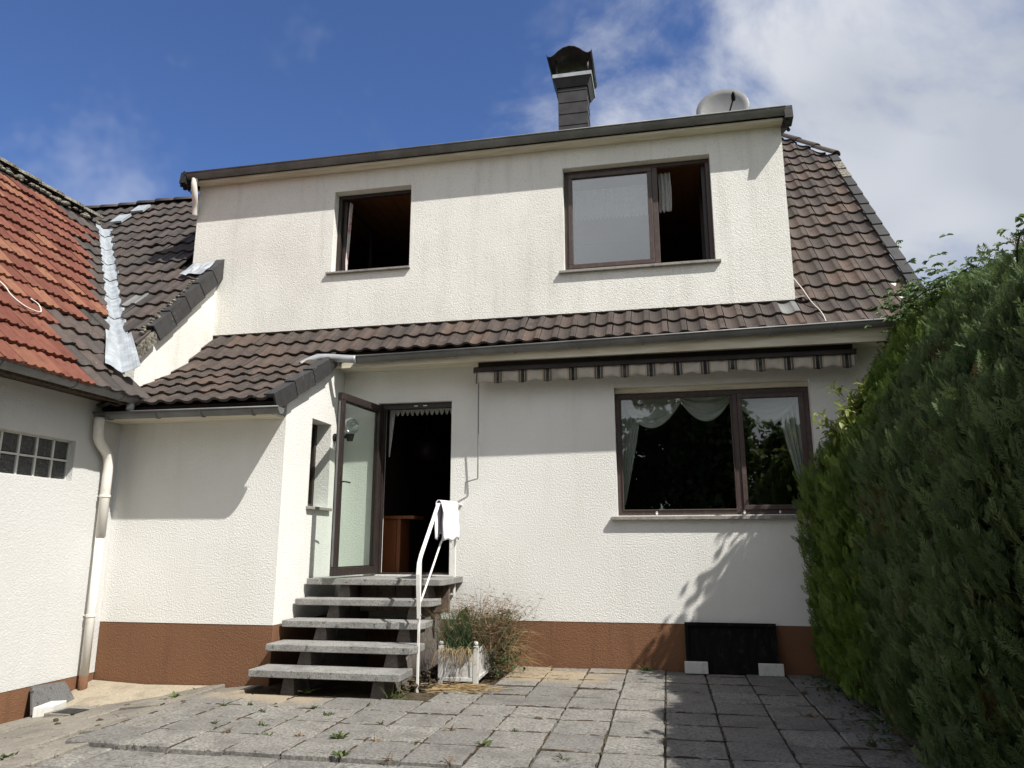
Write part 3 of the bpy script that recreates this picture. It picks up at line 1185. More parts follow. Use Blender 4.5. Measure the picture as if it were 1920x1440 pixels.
ts = TileSet(roof, 300)
joint = 1.603
prof = [P0, P1]
Ux, Vs, Ns = axes((P1[1] - P0[1]) / (P1[0] - P0[0]), 'front')
slopeL = math.hypot(P0[0] - P1[0], P0[1] - P1[1])
for row in range(2):                                   # two courses under the dormer, all along
    t0 = 1 - row / 2.0
    org = Vector((0, P0[0] + (P1[0] - P0[0]) * t0, P0[1] + (P1[1] - P0[1]) * t0))
    for c in range(-36, 6):
        x = joint + TW * c
        key = 'tile_zinc' if (c == -1 and row == 1) else 'tile_brown'
        pl_ = [(Vector((-5.955, 0, 0)), Vector((1, 0, 0)))] if x < -5.955 else []
        ts.put(key, tile_matrix((x, org.y, org.z), (Ux, Vs, Ns)), pl_)
for row in range(5):                                   # annex: one transition course and four flat courses
    if row == 0:
        a, b = P2, P1
    else:
        f0, f1 = (row) / 4.0, (row - 1) / 4.0
        a = (P2[0] + (P3[0] - P2[0]) * f0, P2[1] + (P3[1] - P2[1]) * f0)
        b = (P2[0] + (P3[0] - P2[0]) * f1, P2[1] + (P3[1] - P2[1]) * f1)
    ax = axes((b[1] - a[1]) / (b[0] - a[0]), 'front')
    for c in range(-37, -25):
        x = joint + TW * c + (0.01 if row % 2 else 0)
        if x + TW > XC + 0.10:
            continue
        pl_ = [(Vector((-5.955, 0, 0)), Vector((1, 0, 0)))] if (x < -5.955 and a[0] > -1.45) else []
        ts.put('tile_brown', tile_matrix((x, a[0], a[1]), ax), pl_)
axR = axes(R48, 'front')
hdir = hipB - hipA
hip_n = hdir.cross(axR[2]).normalized()                # in the roof plane, pointing to the house side
if hip_n.x > 0:
    hip_n = -hip_n
for row in range(19):
    v = row * TC
    org = Vector((0, P0[0], P0[1])) + axR[1] * v
    for c in range(-2, 6):
        x = joint + TW * c
        ctr = Vector((x + TW / 2, org.y, org.z)) + axR[1] * TC / 2
        if x + TW < 1.60 or (ctr - hipA).dot(hip_n) < -0.18:
            continue
        pls = []
        if x < 1.60:
            pls.append((Vector((1.60, 0, 0)), Vector((1, 0, 0))))
        if (ctr - hipA).dot(hip_n) < 0.3 and org.y > 2.3:
            pls.append((hipA + hip_n * 0.03, hip_n))
        ts.put('tile_brown', tile_matrix((x, org.y, org.z), axR), pls)
# ---- left roof (higher plane behind the wing)
axL = axes(1.064, 'front')
WT = 1.02                                               # wing roof tangent


def zW(x):
    return 2.9 + (-5.5 - x) * WT


def valley(x):
    z = zW(x)
    return Vector((x, 1.31 + (z - 6.516) / 1.064, z))


vA, vB = valley(-5.86), valley(-9.22)
vdir = (vB - vA).normalized()
nL_in = vdir.cross(axL[2]).normalized()
if nL_in.x < 0:
    nL_in = -nL_in                                      # points into the left roof
axW = axes(WT, 'side')
nW_in = vdir.cross(axW[2]).normalized()
if nW_in.y > 0:
    nW_in = -nW_in                                      # points into the wing roof
y0L = -1.42
for row in range(15):
    v = row * TC
    org = Vector((0, y0L, zL(y0L))) + axL[1] * v
    if org.y > 1.98:
        break
    for c in range(-64, -33):
        x = -5.93 - TW * (c + 34) * -1 - TW
        xr = x + TW
        if org.y + 0.1 > YD and xr > -6.37:
            continue
        ctr = Vector((x + TW / 2, org.y, org.z)) + axL[1] * TC / 2
        d = (ctr - vA).dot(nL_in)
        if d < -0.10 and org.y < 1.15:
            continue
        if org.y >= 1.0 and x < -11.0:
            continue
        pls = []
        if d < 0.45 and org.y < 1.3:
            pls.append((vA + nL_in * 0.115, nL_in))
        if org.y + TC > 1.95:
            pls.append((Vector((0, 2.03, 0)), Vector((0, -1, 0))))
        key = 'tile_dark'
        if row in (2, 3, 4) and c in (-37, -38, -39) and (row * 3 + c) % 4 == 0:
            key = 'tile_zinc'
        ts.put(key, tile_matrix((x, org.y, org.z), axL, 1.4), pls)
mb = MB()
q = [Vector((-12, y0L + .02, zL(y0L + .02))), Vector((-5.92, y0L + .02, zL(y0L + .02))), Vector((-5.92, YD, zL(YD))), Vector((-6.3, YD, zL(YD))), Vector((-6.3, 2.05, zL(2.05))), Vector((-12, 2.05, zL(2.05)))]
mb.prism([p - axL[2] * 0.05 for p in q], -axL[2] * 0.06)
mb.quad((-12, 2.05, zL(2.05) - .06), (-6.3, 2.05, zL(2.05) - .06), (-6.3, 6.5, 3.2), (-12, 6.5, 3.2))
mb.build('left_roof', M['dark_metal'], house)
ts.finish()

# ridge tiles on the left roof and the clipped gable


def ridge_piece(mb, a, b, r0, r1, up=Vector((0, 0, 1))):
    a, b = Vector(a), Vector(b)
    d = (b - a).normalized()
    s = d.cross(up).normalized()
    u = s.cross(d)
    n = 7
    vs = []
    for p, r in ((a, r0), (b, r1)):
        for k in range(n):
            an = math.pi * k / (n - 1)
            vs.append(p + s * (math.cos(an) * r) + u * (math.sin(an) * r * 0.8))
    for p, r in ((a, r0 - .02), (b, r1 - .02)):
        for k in range(n):
            an = math.pi * k / (n - 1)
            vs.append(p + s * (math.cos(an) * r) + u * (math.sin(an) * r * 0.8))
    fs = []
    for k in range(n - 1):
        fs.append((k, k + 1, n + k + 1, n + k))
        fs.append((2 * n + k, 3 * n + k, 3 * n + k + 1, 2 * n + k + 1))
        fs.append((k, 2 * n + k, 2 * n + k + 1, k + 1))
        fs.append((n + k, n + k + 1, 3 * n + k + 1, 3 * n + k))
    mb.add(vs, fs)


def slope_ridge(parent, a, b, n, mat, r=0.095):
    a, b = Vector(a), Vector(b)
    for k in range(n):
        p, q2 = a.lerp(b, k / n), a.lerp(b, (k + 1.12) / n)
        j = Vector((RNG.uniform(-.008, .008), RNG.uniform(-.008, .008), RNG.uniform(-.008, .01)))
        m_ = MB()
        ridge_piece(m_, p + j, q2 + j - Vector((0, 0, .012)), r, r * 0.86)
        o = m_.build('ridge_tile', mat, None, True)
        o.parent = parent
        o.matrix_parent_inverse = parent.matrix_world.inverted()


slope_ridge(roof, hipA + Vector((0.05, -.07, -.02)), hipB + Vector((0, 0, -.02)), 4, M['tile_brown'])
slope_ridge(roof, (-10.9, 2.05, zL(2.05) + .0), (-6.4, 2.05, zL(2.05) + .0), 12, M['tile_dark'], 0.105)


def verge(parent, a, b, n, out, N, mat, top=0.10, skirt=0.17, worn=()):
    """L-shaped verge tiles along a roof edge; out = horizontal outward direction"""
    a, b, out, N = Vector(a), Vector(b), Vector(out), Vector(N)
    d = (b - a).normalized()
    Ls = (b - a).length / n
    for k in range(n):
        p = a + d * (Ls * k - 0.02)
        q2 = a + d * (Ls * (k + 1) - 0.006)
        up0, up1 = N * 0.060, N * 0.042                 # each overlaps the one below
        m_ = MB()
        for dw, dn, t_ in (((-top, 0.0), (-0.022, 0.0), None), ((-0.022, 0.0), (-skirt, 0.0), None)):
            pass
        # top flange
        m_.prism([p + up0 - out * top, p + up0, p + up0 - N * .02, p + up0 - out * top - N * .02], (q2 + up1) - (p + up0))
        # side skirt
        m_.prism([p + up0 - N * 0.0201, p + up0 - out * 0.022 - N * .0201, p + up0 - out * 0.022 - N * skirt, p + up0 - N * skirt], (q2 + up1) - (p + up0))
        o = m_.build('verge_tile', M['mossy'] if k in worn else mat, None, False)
        o.parent = parent
        o.matrix_parent_inverse = parent.matrix_world.inverted()


verge(roof, Vector((2.965, P1[0] + .25, 3.90)), hipA + Vector((0.065, 0, 0)), 14, (1, 0, 0), axR[2], M['verge'], 0.125, 0.16, (11, 12))
mb = MB()
verge(roof, Vector((XC + 0.105, P3[0] - .01, P3[1])), Vector((XC + 0.105, P2[0] + .08, P2[1] + .05)), 3, (1, 0, 0), axes((P2[1] - P3[1]) / (P2[0] - P3[0]), 'front')[2], M['verge'], 0.12, 0.18)
verge(roof, Vector((-5.885, -1.18, zL(-1.18))), Vector((-5.885, 0.10, zL(0.10))), 5, (1, 0, 0), axL[2], M['verge'], 0.13, 0.21)
# crusted mortar and a bare rafter end at the foot of the left verge
mb = MB()
mb.prism([(-6.02, -1.40, zL(-1.40) - .02), (-5.90, -1.40, zL(-1.40) - .02), (-5.90, -1.40, zL(-1.40) - .20), (-6.02, -1.40, zL(-1.40) - .20)], Vector((0, .26, .277)))
mb.build('rafter_end', M['mossy'], house)
mo = MB()
pp = Vector((-6.0, -1.33, zL(-1.33) + .06))
for k in range(24):
    f = k / 23
    c_ = Vector((-5.985 + RNG.uniform(-.03, .03), -1.33 + f * 0.95, zL(-1.33 + f * .95) + 0.075))
    mo.sphere(c_, RNG.uniform(.022, .042) * (1.1 - .5 * f), 6, 4, (1, 1.3, .7))
mo.build('mortar_bed', M['mossy'], house)['kind'] = 'stuff'
# main-roof corner where the annex verge meets the wall: dark board
mb = MB()
mb.prism([(XC + .10, P2[0] + .08, P2[1] - .10), (XC + .10, P2[0] + .08, P2[1] + .06), (XC + .10, -.36, 3.64), (XC + .10, -.36, 3.56)], (-0.03, 0, 0))
mb.build('verge_board', M['tar'], house)
# ---- dormer roof with black edge
mb = MB()
mb.prism([(-6.46, -0.10, 6.465), (-6.46, -0.10, 6.40), (-6.46, 4.3, 7.98), (-6.46, 4.3, 8.05)], (8.13, 0, 0))
dr = mb.build('dormer_roof', M['tar'], house)
for x0, x1 in ((-6.53, -6.44), (1.605, 1.70)):           # tarred end boards, ragged
    m_ = MB()
    m_.prism([(x0, -0.215, 6.33), (x0, -0.19, 6.50), (x0, -0.02, 6.57), (x0, 3.2, 7.70), (x0, 3.2, 7.55), (x0, 0.06, 6.36), (x0, -0.05, 6.30)], (x1 - x0, 0, 0))
    for k in range(14):
        m_.sphere((RNG.uniform(x0, x1), -0.19 + RNG.uniform(0, .25), RNG.choice((6.31, 6.52)) + RNG.uniform(-.02, .02)), RNG.uniform(.015, .035), 6, 4)
    m_.build('edge_board', M['tar'], dr)
mb = MB()
mb.box(-6.36, 1.60, -0.10, YD - 0.002, 6.372, 6.425)
mb.build('soffit', M['soffit'], house)
mb = MB()
mb.box(XC + 0.001, 2.74, -0.36, -0.002, 3.50, 3.535)
mb.box(XC + 0.12, 2.74, -0.385, -0.361, 3.47, 3.63)
mb.build('soffit', M['soffit'], house)
mb = MB()
mb.box(XW + .02, XC - .02, -1.79, YA - .002, 2.665, 2.69)
mb.build('soffit', M['soffit'], house)

# ---- wing roof
mb = MB()
q = [Vector((-5.5, -9.9, zW(-5.5))), Vector((-5.5, -1.68, zW(-5.5))), Vector((-5.97, -1.68, zW(-5.97))), Vector((-5.97, -1.47, zW(-5.97))), Vector((-9.28, 3.2, zW(-9.28))), Vector((-9.28, -9.9, zW(-9.28)))]
q = [Vector((-5.56, -9.9, zW(-5.56))), Vector((-5.56, -1.70, zW(-5.56))), Vector((-5.97, -1.70, zW(-5.97))), Vector((-9.28, 1.7, zW(-9.28))), Vector((-9.28, -9.9, zW(-9.28)))]
mb.prism([p - axW[2] * 0.05 for p in q], -axW[2] * 0.06)
mb.quad((-9.28, -9.9, zW(-9.28) - .06), (-9.28, 1.7, zW(-9.28) - .06), (-13.2, 1.7, 2.7), (-13.2, -9.9, 2.7))
wroof = mb.build('roof', M['dark_metal'])
under(wing, wroof)
bpy.context.view_layer.update()
tw = TileSet(wroof, 300)
# how far along each course the red tiles reach before the dark repair tiles begin (y)
red_end = [-2.44, -2.49, -2.50, -2.31, -1.65, -1.02, -0.95, -0.75, -0.55, -0.33, -0.10, -0.10, 0.30, 0.58, 0.2]
for row in range(15):
    v = (row - 0.16) * TC
    org = Vector((-5.5, 0, 2.9)) + axW[1] * v
    for c in range(-44, 14):
        y = TW * c
        ctr = Vector((org.x, y + TW / 2, org.z)) + axW[1] * TC / 2
        if row < 1 and y + TW > -1.64:
            continue
        d = (ctr - vA).dot(nW_in)
        if row >= 1 and d < -0.1:
            continue
        pls = []
        if row >= 1 and d < 0.45:
            pls.append((vA + nW_in * 0.115, nW_in))
        key = 'tile_red' if y + TW < red_end[row] + 0.06 else 'tile_dark'
        if row == 5 and -1.35 < y < -1.0:
            key = 'tile_red'
        tw.put(key, tile_matrix((org.x, y, org.z), axW, 1.6), pls)
tw.finish()
# ridge of the wing: half buried in crusted mortar
slope_ridge(wroof, (-9.27, 1.4, zW(-9.27) + .01), (-9.27, -9.8, zW(-9.27) + .01), 26, M['mossy'], 0.12)
mo = MB()
for k in range(150):
    y = RNG.uniform(-4.5, 1.35)
    s_ = RNG.uniform(-.15, .03)
    mo.sphere((-9.20 - s_ * .7, y, zW(-9.20 - s_ * .7) + .02), RNG.uniform(.02, .055), 6, 4, (1, 1.5, .7))
o = mo.build('ridge_mortar', M['mossy'])
o['kind'] = 'stuff'
under(wing, o)
# valley flashing of overlapping zinc sheets
nsh = 8
vtot = (vB - vA).length
for k in range(nsh):
    l0 = -0.30 if k == 0 else vtot * k / nsh - 0.03
    l1 = vtot * (k + 1) / nsh
    m_ = MB()
    nu, nv_ = 8, 6
    wid = 0.135 + (0.05 if k == 0 else 0.0)
    vs = []
    for j in range(nv_ + 1):
        l = l0 + (l1 - l0) * j / nv_
        for i in range(-nu, nu + 1):
            f = abs(i) / nu
            w_ = wid * f * (1.0 + (0.25 * (1 - j / nv_) if k == 0 else 0))
            side = nL_in if i > 0 else nW_in
            nn = axL[2] if i > 0 else axW[2]
            wr = 0.008 * math.sin(9 * f + 5 * (l + k) + (1 if i > 0 else 3)) * f
            p = vA + vdir * l + side * w_ + nn * (-0.012 + wr + 0.012 * (1 - j / nv_) + (0.055 if k == 0 else 0))
            vs.append(p)
    W_ = 2 * nu + 1
    fs = [(j * W_ + i, j * W_ + i + 1, (j + 1) * W_ + i + 1, (j + 1) * W_ + i) for j in range(nv_) for i in range(W_ - 1)]
    m_.add(vs, fs)
    o = m_.build('valley_sheet', M['zinc'], None, False)
    sm = o.modifiers.new('solid', 'SOLIDIFY')
    sm.thickness = 0.003
    under(wing, o)
# two zinc roof-hatch pieces near the ridge of the left roof
for (x, y, w_, l_) in ((-8.98, 1.40, .22, .30), (-8.86, 1.70, .24, .26)):
    m_ = MB()
    c_ = Vector((x, y, zL(y))) + axL[2] * .045
    m_.prism([c_, c_ + axL[0] * w_, c_ + axL[0] * w_ + axL[1] * l_, c_ + axL[1] * l_], axL[2] * .035)
    m_.build('zinc_tile', M['zinc'], house)
# crumpled lead at the foot of the dormer's left corner, lead patch at the right corner
m_ = MB()
vs = []
for j in range(5):
    for i in range(9):
        vs.append(Vector((-6.32 + i * 0.045, -0.24 + j * 0.06, zL(-0.24 + j * .06))) + axL[2] * (0.055 + RNG.uniform(0, .03)))
m_.add(vs, [(j * 9 + i, j * 9 + i + 1, j * 9 + 10 + i, j * 9 + 9 + i) for j in range(4) for i in range(8)])
o = m_.build('lead_flashing', M['zinc'], house)
o.modifiers.new('solid', 'SOLIDIFY').thickness = 0.003
m_ = MB()
vs = []
for j in range(5):
    for i in range(5):
        vs.append((1.595 + RNG.uniform(0, .012) + (.10 * i / 4), 0.035 + j * .06 - (0.04 * i / 4), 4.14 + j * .045 * (1 if i == 0 else .6) + RNG.uniform(0, .012)))
m_.add(vs, [(j * 5 + i, j * 5 + i + 1, j * 5 + 6 + i, j * 5 + 5 + i) for j in range(4) for i in range(4)])
o = m_.build('lead_flashing', M['gutter'], house)
o.modifiers.new('solid', 'SOLIDIFY').thickness = 0.003

# ------------------------------------------------------------------ gutters and downpipes
def gutter(parent, a, b, r, lipdir, brackets, name='gutter', cap=None, mat=None, box=False):
    """half-round gutter; a,b = centre line at rim height; lipdir = horizontal direction of the outer lip"""
    a, b, s = Vector(a), Vector(b), Vector(lipdir)
    d = (b - a).normalized()
    n = 10
    m_ = MB()

    def ring(p, rr):
        return [p + s * (math.cos(math.pi * k / n) * rr) - Vector((0, 0, 1)) * (math.sin(math.pi * k / n) * rr * (1.05 if not box else 1.0)) for k in range(n + 1)]
    A_, B_, A2, B2 = ring(a, r), ring(b, r), ring(a, r - .005), ring(b, r - .005)
    vs = A_ + B_ + A2 + B2
    w_ = n + 1
    fs = []
    for k in range(n):
        fs += [(k, k + 1, w_ + k + 1, w_ + k), (2 * w_ + k, 3 * w_ + k, 3 * w_ + k + 1, 2 * w_ + k + 1)]
    fs += [(0, w_, 3 * w_, 2 * w_), (n, 2 * w_ + n, 3 * w_ + n, w_ + n)]
    m_.add(vs, fs)
    m_.add(ring(a, r), [tuple(range(n + 1))])
    m_.add(ring(b, r), [tuple(range(n + 1))])
    m_.tube([a + s * (r + .003), b + s * (r + .003)], 0.011, 7)
    g_ = m_.build(name, mat or M['gutter'], None, False)
    g_.data.polygons.foreach_set('use_smooth', [len(p.vertices) == 4 for p in g_.data.polygons])
    under(parent, g_)
    for k in brackets:
        p = a.lerp(b, k)
        m2 = MB()
        o_ = ring(p, r + .006)
        m2.bar(o_, 0.026, 0.005, d)
        br = m2.build('gutter_bracket', mat or M['gutter'])
        br.parent = g_
        br.matrix_parent_inverse = g_.matrix_world.inverted()
    return g_


bpy.context.view_layer.update()
gutter(house, (-3.66, -0.438, 3.576), (2.62, -0.438, 3.680), 0.065, (0, -1, 0), [.075, .205, .32, .44, .555, .665, .775, .88])
gutter(house, (-6.05, -1.835, 2.725), (-3.82, -1.835, 2.715), 0.064, (0, -1, 0), [.10, .36, .60, .86])
gutter(house, (-6.44, -0.135, 6.478), (1.625, -0.135, 6.488), 0.072, (0, -1, 0), [.05, .15, .25, .35, .45, .55, .655, .76, .865, .975])
gutter(wing, (-5.54, -9.8, 2.89), (-5.54, -1.79, 2.885), 0.068, (1, 0, 0), [.30, .42, .54, .66, .78, .885, .965])


def downpipe(parent, name, pts, r, mat, clips=(), n=12, smooth=True):
    m_ = MB().tube(pts, r, n)
    o = m_.build(name, mat, None, False)
    o.data.polygons.foreach_set('use_smooth', [len(p.vertices) == 4 for p in o.data.polygons])
    under(parent, o)
    for (p, z) in clips:
        m2 = MB().tube([(p[0], p[1], z - .012), (p[0], p[1], z + .012)], r + .008, 12)
        m2.box(p[0] - .11, p[0] - r, p[1] - .012, p[1] + .012, z - .006, z + .006)
        c_ = m2.build('pipe_clip', mat)
        c_.parent = o
        c_.matrix_parent_inverse = o.matrix_world.inverted()
    return o


def smooth_path(pts, n=5):
    """Catmull-Rom through pts"""
    P = [Vector(p) for p in pts]
    P = [P[0] * 2 - P[1]] + P + [P[-1] * 2 - P[-2]]
    out = []
    for i in range(1, len(P) - 2):
        for k in range(n):
            t = k / n
            a, b, c, d = P[i - 1], P[i], P[i + 1], P[i + 2]
            out.append(0.5 * ((2 * b) + (c - a) * t + (2 * a - 5 * b + 4 * c - d) * t * t + (3 * b - a - 3 * c + d) * t ** 3))
    out.append(P[-2])
    return out


downpipe(house, 'downpipe', smooth_path([(-5.90, -1.90, 2.67), (-5.90, -1.90, 2.52), (-5.90, -1.87, 2.42), (-5.90, -1.74, 2.30), (-5.90, -1.70, 2.20), (-5.90, -1.695, 2.02)]) + [Vector((-5.90, -1.695, 1.42))], 0.050, M['pvc'], [((-5.90, -1.695), 1.85)])
downpipe(house, 'downpipe', [(-5.905, -1.695, 1.45), (-5.905, -1.695, 0.026)], 0.043, M['pvc_stained'], [((-5.905, -1.695), 0.62)])
downpipe(house, 'downpipe', [(-5.905, -1.695, 0.027), (-5.905, -1.695, -0.22)], 0.0435, M['plinth'])
downpipe(house, 'overflow_pipe', smooth_path([(-3.62, -0.50, 3.545), (-3.75, -0.53, 3.55), (-3.95, -0.56, 3.565), (-4.08, -0.58, 3.56), (-4.18, -0.62, 3.515), (-4.25, -0.66, 3.46)], 6), 0.048, M['zinc_pipe'])
downpipe(house, 'dormer_downpipe', smooth_path([(-6.33, -0.15, 6.40), (-6.33, -0.15, 6.30), (-6.34, -0.10, 6.17), (-6.37, -0.02, 6.05), (-6.40, 0.02, 5.92)], 6), 0.043, M['pvc'])
downpipe(wing, 'outlet_pipe', [(-5.56, -1.86, 2.84), (-5.58, -1.86, 2.74)], 0.04, M['zinc_pipe'])

# ------------------------------------------------------------------ windows, door
def frame_rect(mb, x0, x1, z0, z1, w, y0, y1):
    mb.box(x0, x1, y0, y1, z1 - w, z1)
    mb.box(x0, x1, y0, y1, z0, z0 + w)
    mb.box(x0, x0 + w, y0, y1, z0 + w, z1 - w)
    mb.box(x1 - w, x1, y0, y1, z0 + w, z1 - w)


def pane(parent, x0, x1, z0, z1, y, mat):
    return MB().box(x0, x1, y, y + 0.006, z0, z1).build('pane', mat, parent)


# lower window
x0, x1, z0, z1 = WINL
z0 += 0.0
mb = MB()
frame_rect(mb, x0 + .002, x1 - .002, z0 + .002, z1 - .062, 0.055, 0.11, 0.17)
mb.box(0.80, 0.865, 0.112, 0.168, z0 + .057, z1 - .117)
win = mb.build('window', M['frame'], house, bevel=0.004)
mb = MB().box(x0 + .002, x1 - .002, 0.075, 0.20, z1 - .060, z1 - .002)
mb.build('roller_box', M['soffit'], win)
for a, b in ((x0 + .057, 0.80), (0.865, x1 - .057)):
    m_ = MB()
    frame_rect(m_, a + .001, b - .001, z0 + .058, z1 - .118, 0.052 if b > 1 else 0.012, 0.095, 0.155)
    m_.build('sash', M['frame'], win, bevel=0.004)
    i_ = .053 if b > 1 else .013
    pane(win, a + i_, b - i_, z0 + .058 + i_, z1 - .118 - i_, 0.125, M['glass'])
for x, s_ in ((-0.10, .03), (0.87, .028), (1.25, .022)):           # chips of white paint on the bottom rail
    m_ = MB()
    m_.add([(x + s_ * .5 * math.cos(k), 0.1085, z0 + .032 + s_ * .8 * math.sin(k)) for k in (0.3, 1.2, 2.4, 3.6, 4.6, 5.6)], [(0, 1, 2, 3, 4, 5)])
    m_.build('paint_chip', M['white_chip'], win)
m_ = MB()
m_.prism([(x0 - .07, -0.062, z0 - .052), (x0 - .07, -0.062, z0 - .012), (x0 - .07, 0.10, z0 - .001), (x0 - .07, 0.10, z0 - .052)], (x1 - x0 + .14, 0, 0))
m_.build('sill', M['sill'], win, bevel=0.004)

# upper small window: sash swung inwards
x0, x1, z0, z1 = W1
mb = MB()
frame_rect(mb, x0 + .002, x1 - .002, z0 + .002, z1 - .002, 0.048, YD + .13, YD + .19)
win = mb.build('window', M['frame_dark'], house, bevel=0.004)
m_ = MB()
m_.box(x0 + .055, x0 + .10, YD + .20, YD + .25, z0 + .06, z1 - .06)
m_.box(x0 + .055, x0 + .10, YD + 1.12, YD + 1.17, z0 + .06, z1 - .06)
m_.box(x0 + .055, x0 + .10, YD + .25, YD + 1.12, z0 + .06, z0 + .11)
m_.box(x0 + .055, x0 + .10, YD + .25, YD + 1.12, z1 - .11, z1 - .06)
m_.build('open_sash', M['frame_dark'], win)
m_ = MB()
m_.prism([(x0 - .06, YD - .045, z0 - .040), (x0 - .06, YD - .045, z0 - .012), (x0 - .06, YD + .12, z0 - .001), (x0 - .06, YD + .12, z0 - .040)], (x1 - x0 + .075, 0, 0))
m_.build('sill', M['sill'], win, bevel=0.004)

# upper wide window: fixed left light, right sash open
x0, x1, z0, z1 = W2
mb = MB()
frame_rect(mb, x0 + .002, x1 - .002, z0 + .002, z1 - .002, 0.05, YD + .11, YD + .17)
mb.box(0.005, 0.075, YD + .112, YD + .168, z0 + .052, z1 - .052)
win = mb.build('window', M['frame'], house, bevel=0.004)
m_ = MB()
frame_rect(m_, x0 + .053, 0.004, z0 + .053, z1 - .053, 0.055, YD + .09, YD + .15)
m_.build('sash', M['frame'], win, bevel=0.005)
pane(win, x0 + .108, -0.051, z0 + .108, z1 - .108, YD + .118, M['glass_upper'])
m_ = MB()
m_.box(x1 - .10, x1 - .055, YD + .18, YD + .23, z0 + .06, z1 - .06)
m_.box(x1 - .10, x1 - .055, YD + .80, YD + .85, z0 + .06, z1 - .06)
m_.box(x1 - .10, x1 - .055, YD + .23, YD + .80, z0 + .06, z0 + .11)
m_.box(x1 - .10, x1 - .055, YD + .23, YD + .80, z1 - .11, z1 - .06)
m_.build('open_sash', M['frame_dark'], win)
m_ = MB()
m_.prism([(x0 - .06, YD - .05, z0 - .045), (x0 - .06, YD - .05, z0 - .012), (x0 - .06, YD + .10, z0 - .001), (x0 - .06, YD + .10, z0 - .045)], (x1 - x0 + .12, 0, 0))
m_.build('sill', M['sill'], win, bevel=0.004)

# side window of the annex
mb = MB()
y0, y1, z0, z1 = SW
mb.box(XC - .235, XC - .185, y0 + .002, y1 - .002, z1 - .05, z1 - .002)
mb.box(XC - .235, XC - .185, y0 + .002, y1 - .002, z0 + .002, z0 + .05)
mb.box(XC - .235, XC - .185, y0 + .002, y0 + .05, z0 + .05, z1 - .05)
mb.box(XC - .235, XC - .185, y1 - .05, y1 - .002, z0 + .05, z1 - .05)
win = mb.build('window', M['frame_dark'], house, bevel=0.003)
MB().box(XC - .215, XC - .209, y0 + .05, y1 - .05, z0 + .05, z1 - .05).build('pane', M['glass'], win)
m_ = MB().box(XC - .184, XC + .045, y0 - .04, y1 + .04, z0 - .035, z0 - .001)
m_.build('sill', M['sill'], win, bevel=0.004)

# glass block window of the wing
mb = MB()
y0, y1, z0, z1 = GB
frm = MB()
nb = 6
bw, bh = (y1 - y0) / nb, (z1 - z0) / 2
frm.box(XW - .115, XW - .09, y0 + .001, y1 - .001, z0 + .001, z1 - .001)
for i in range(nb + 1):
    yy = y0 + bw * i
    frm.box(XW - .0895, XW - .070, max(yy - .011, y0 + .001), min(yy + .011, y1 - .001), z0 + .001, z1 - .001)
for zz in (z0 + .008, z0 + bh, z1 - .008):
    frm.box(XW - .0895, XW - .0715, y0 + .001, y1 - .001, max(zz - .0095, z0 + .001), min(zz + .0095, z1 - .001))
gwin = frm.build('glass_block_window', M['stone_white'])
under(wing, gwin)
gb = MB()
hh, ww = bh / 2 - .010, bw / 2 - .012
gb.add([(0, -ww, -hh), (0, ww, -hh), (0, ww, hh), (0, -ww, hh), (.012, -ww + .014, -hh + .014), (.012, ww - .014, -hh + .014), (.012, ww - .014, hh - .014), (.012, -ww + .014, hh - .014)],
       [(4, 5, 6, 7), (0, 1, 5, 4), (1, 2, 6, 5), (2, 3, 7, 6), (3, 0, 4, 7)])
gme = gb.mesh('glass_block', M['glassblock'])
bpy.context.view_layer.update()
for i in range(nb):
    for j in range(2):
        o = link('glass_block', gme)
        o.location = (XW - .0893, y0 + bw * (i + .5), z0 + bh * (j + .5))
        o.parent = gwin
        o.matrix_parent_inverse = gwin.matrix_world.inverted()

# terrace door
x0, x1, z0, z1 = DOOR
mb = MB()
mb.box(x0 + .002, x1 - .002, 0.06, 0.13, z1 - .072, z1 - .002)
mb.box(x0 + .002, x0 + .062, 0.06, 0.13, z0 + .002, z1 - .073)
mb.box(x1 - .022, x1 - .002, 0.06, 0.13, z0 + .002, z1 - .073)
mb.box(x0 + .063, x1 - .023, 0.06, 0.13, z0 + .002, z0 + .022)
door_frame = mb.build('door_frame', M['frame_dark'], house, bevel=0.003)
for xx in (-3.05, -2.93):
    MB().box(xx, xx + .05, 0.055, 0.0595, z1 - .045, z1 - .035).build('latch_plate', M['flue'], door_frame)
door = thing('terrace_door', 'open glazed terrace door with dark brown frame swung out above the steps', 'door', (-3.475, 0.035, 1.0))
door.rotation_euler = (0, 0, math.radians(-97.5))
lw, lh = 0.965, 2.05
m_ = MB()
frame_rect(m_, 0.0, lw, 0.0, lh, 0.085, -0.030, 0.030)
m_.build('leaf_frame', M['frame_dark'], door, bevel=0.006)
m_ = MB()
frame_rect(m_, 0.085, lw - .085, 0.085, lh - .085, 0.012, -0.036, -0.012)
m_.build('glazing_bead', M['frame_dark'], door)
MB().box(0.086, lw - .086, -0.003, 0.003, 0.086, lh - .086).build('pane', M['glass_door'], door)
m_ = MB()
m_.box(lw - .062, lw - .032, 0.030, 0.038, 0.96, 1.10)
m_.tube([(lw - .047, 0.036, 1.03), (lw - .047, 0.075, 1.03), (lw - .060, 0.082, 1.03), (lw - .16, 0.082, 1.025)], 0.009, 8)
m_.build('handle', M['frame_dark'], door)
m_ = MB()
m_.box(lw + .0005, lw + .004, -0.012, 0.012, 0.10, lh - .10)
m_.build('lock_strip', M['gutter'], door)

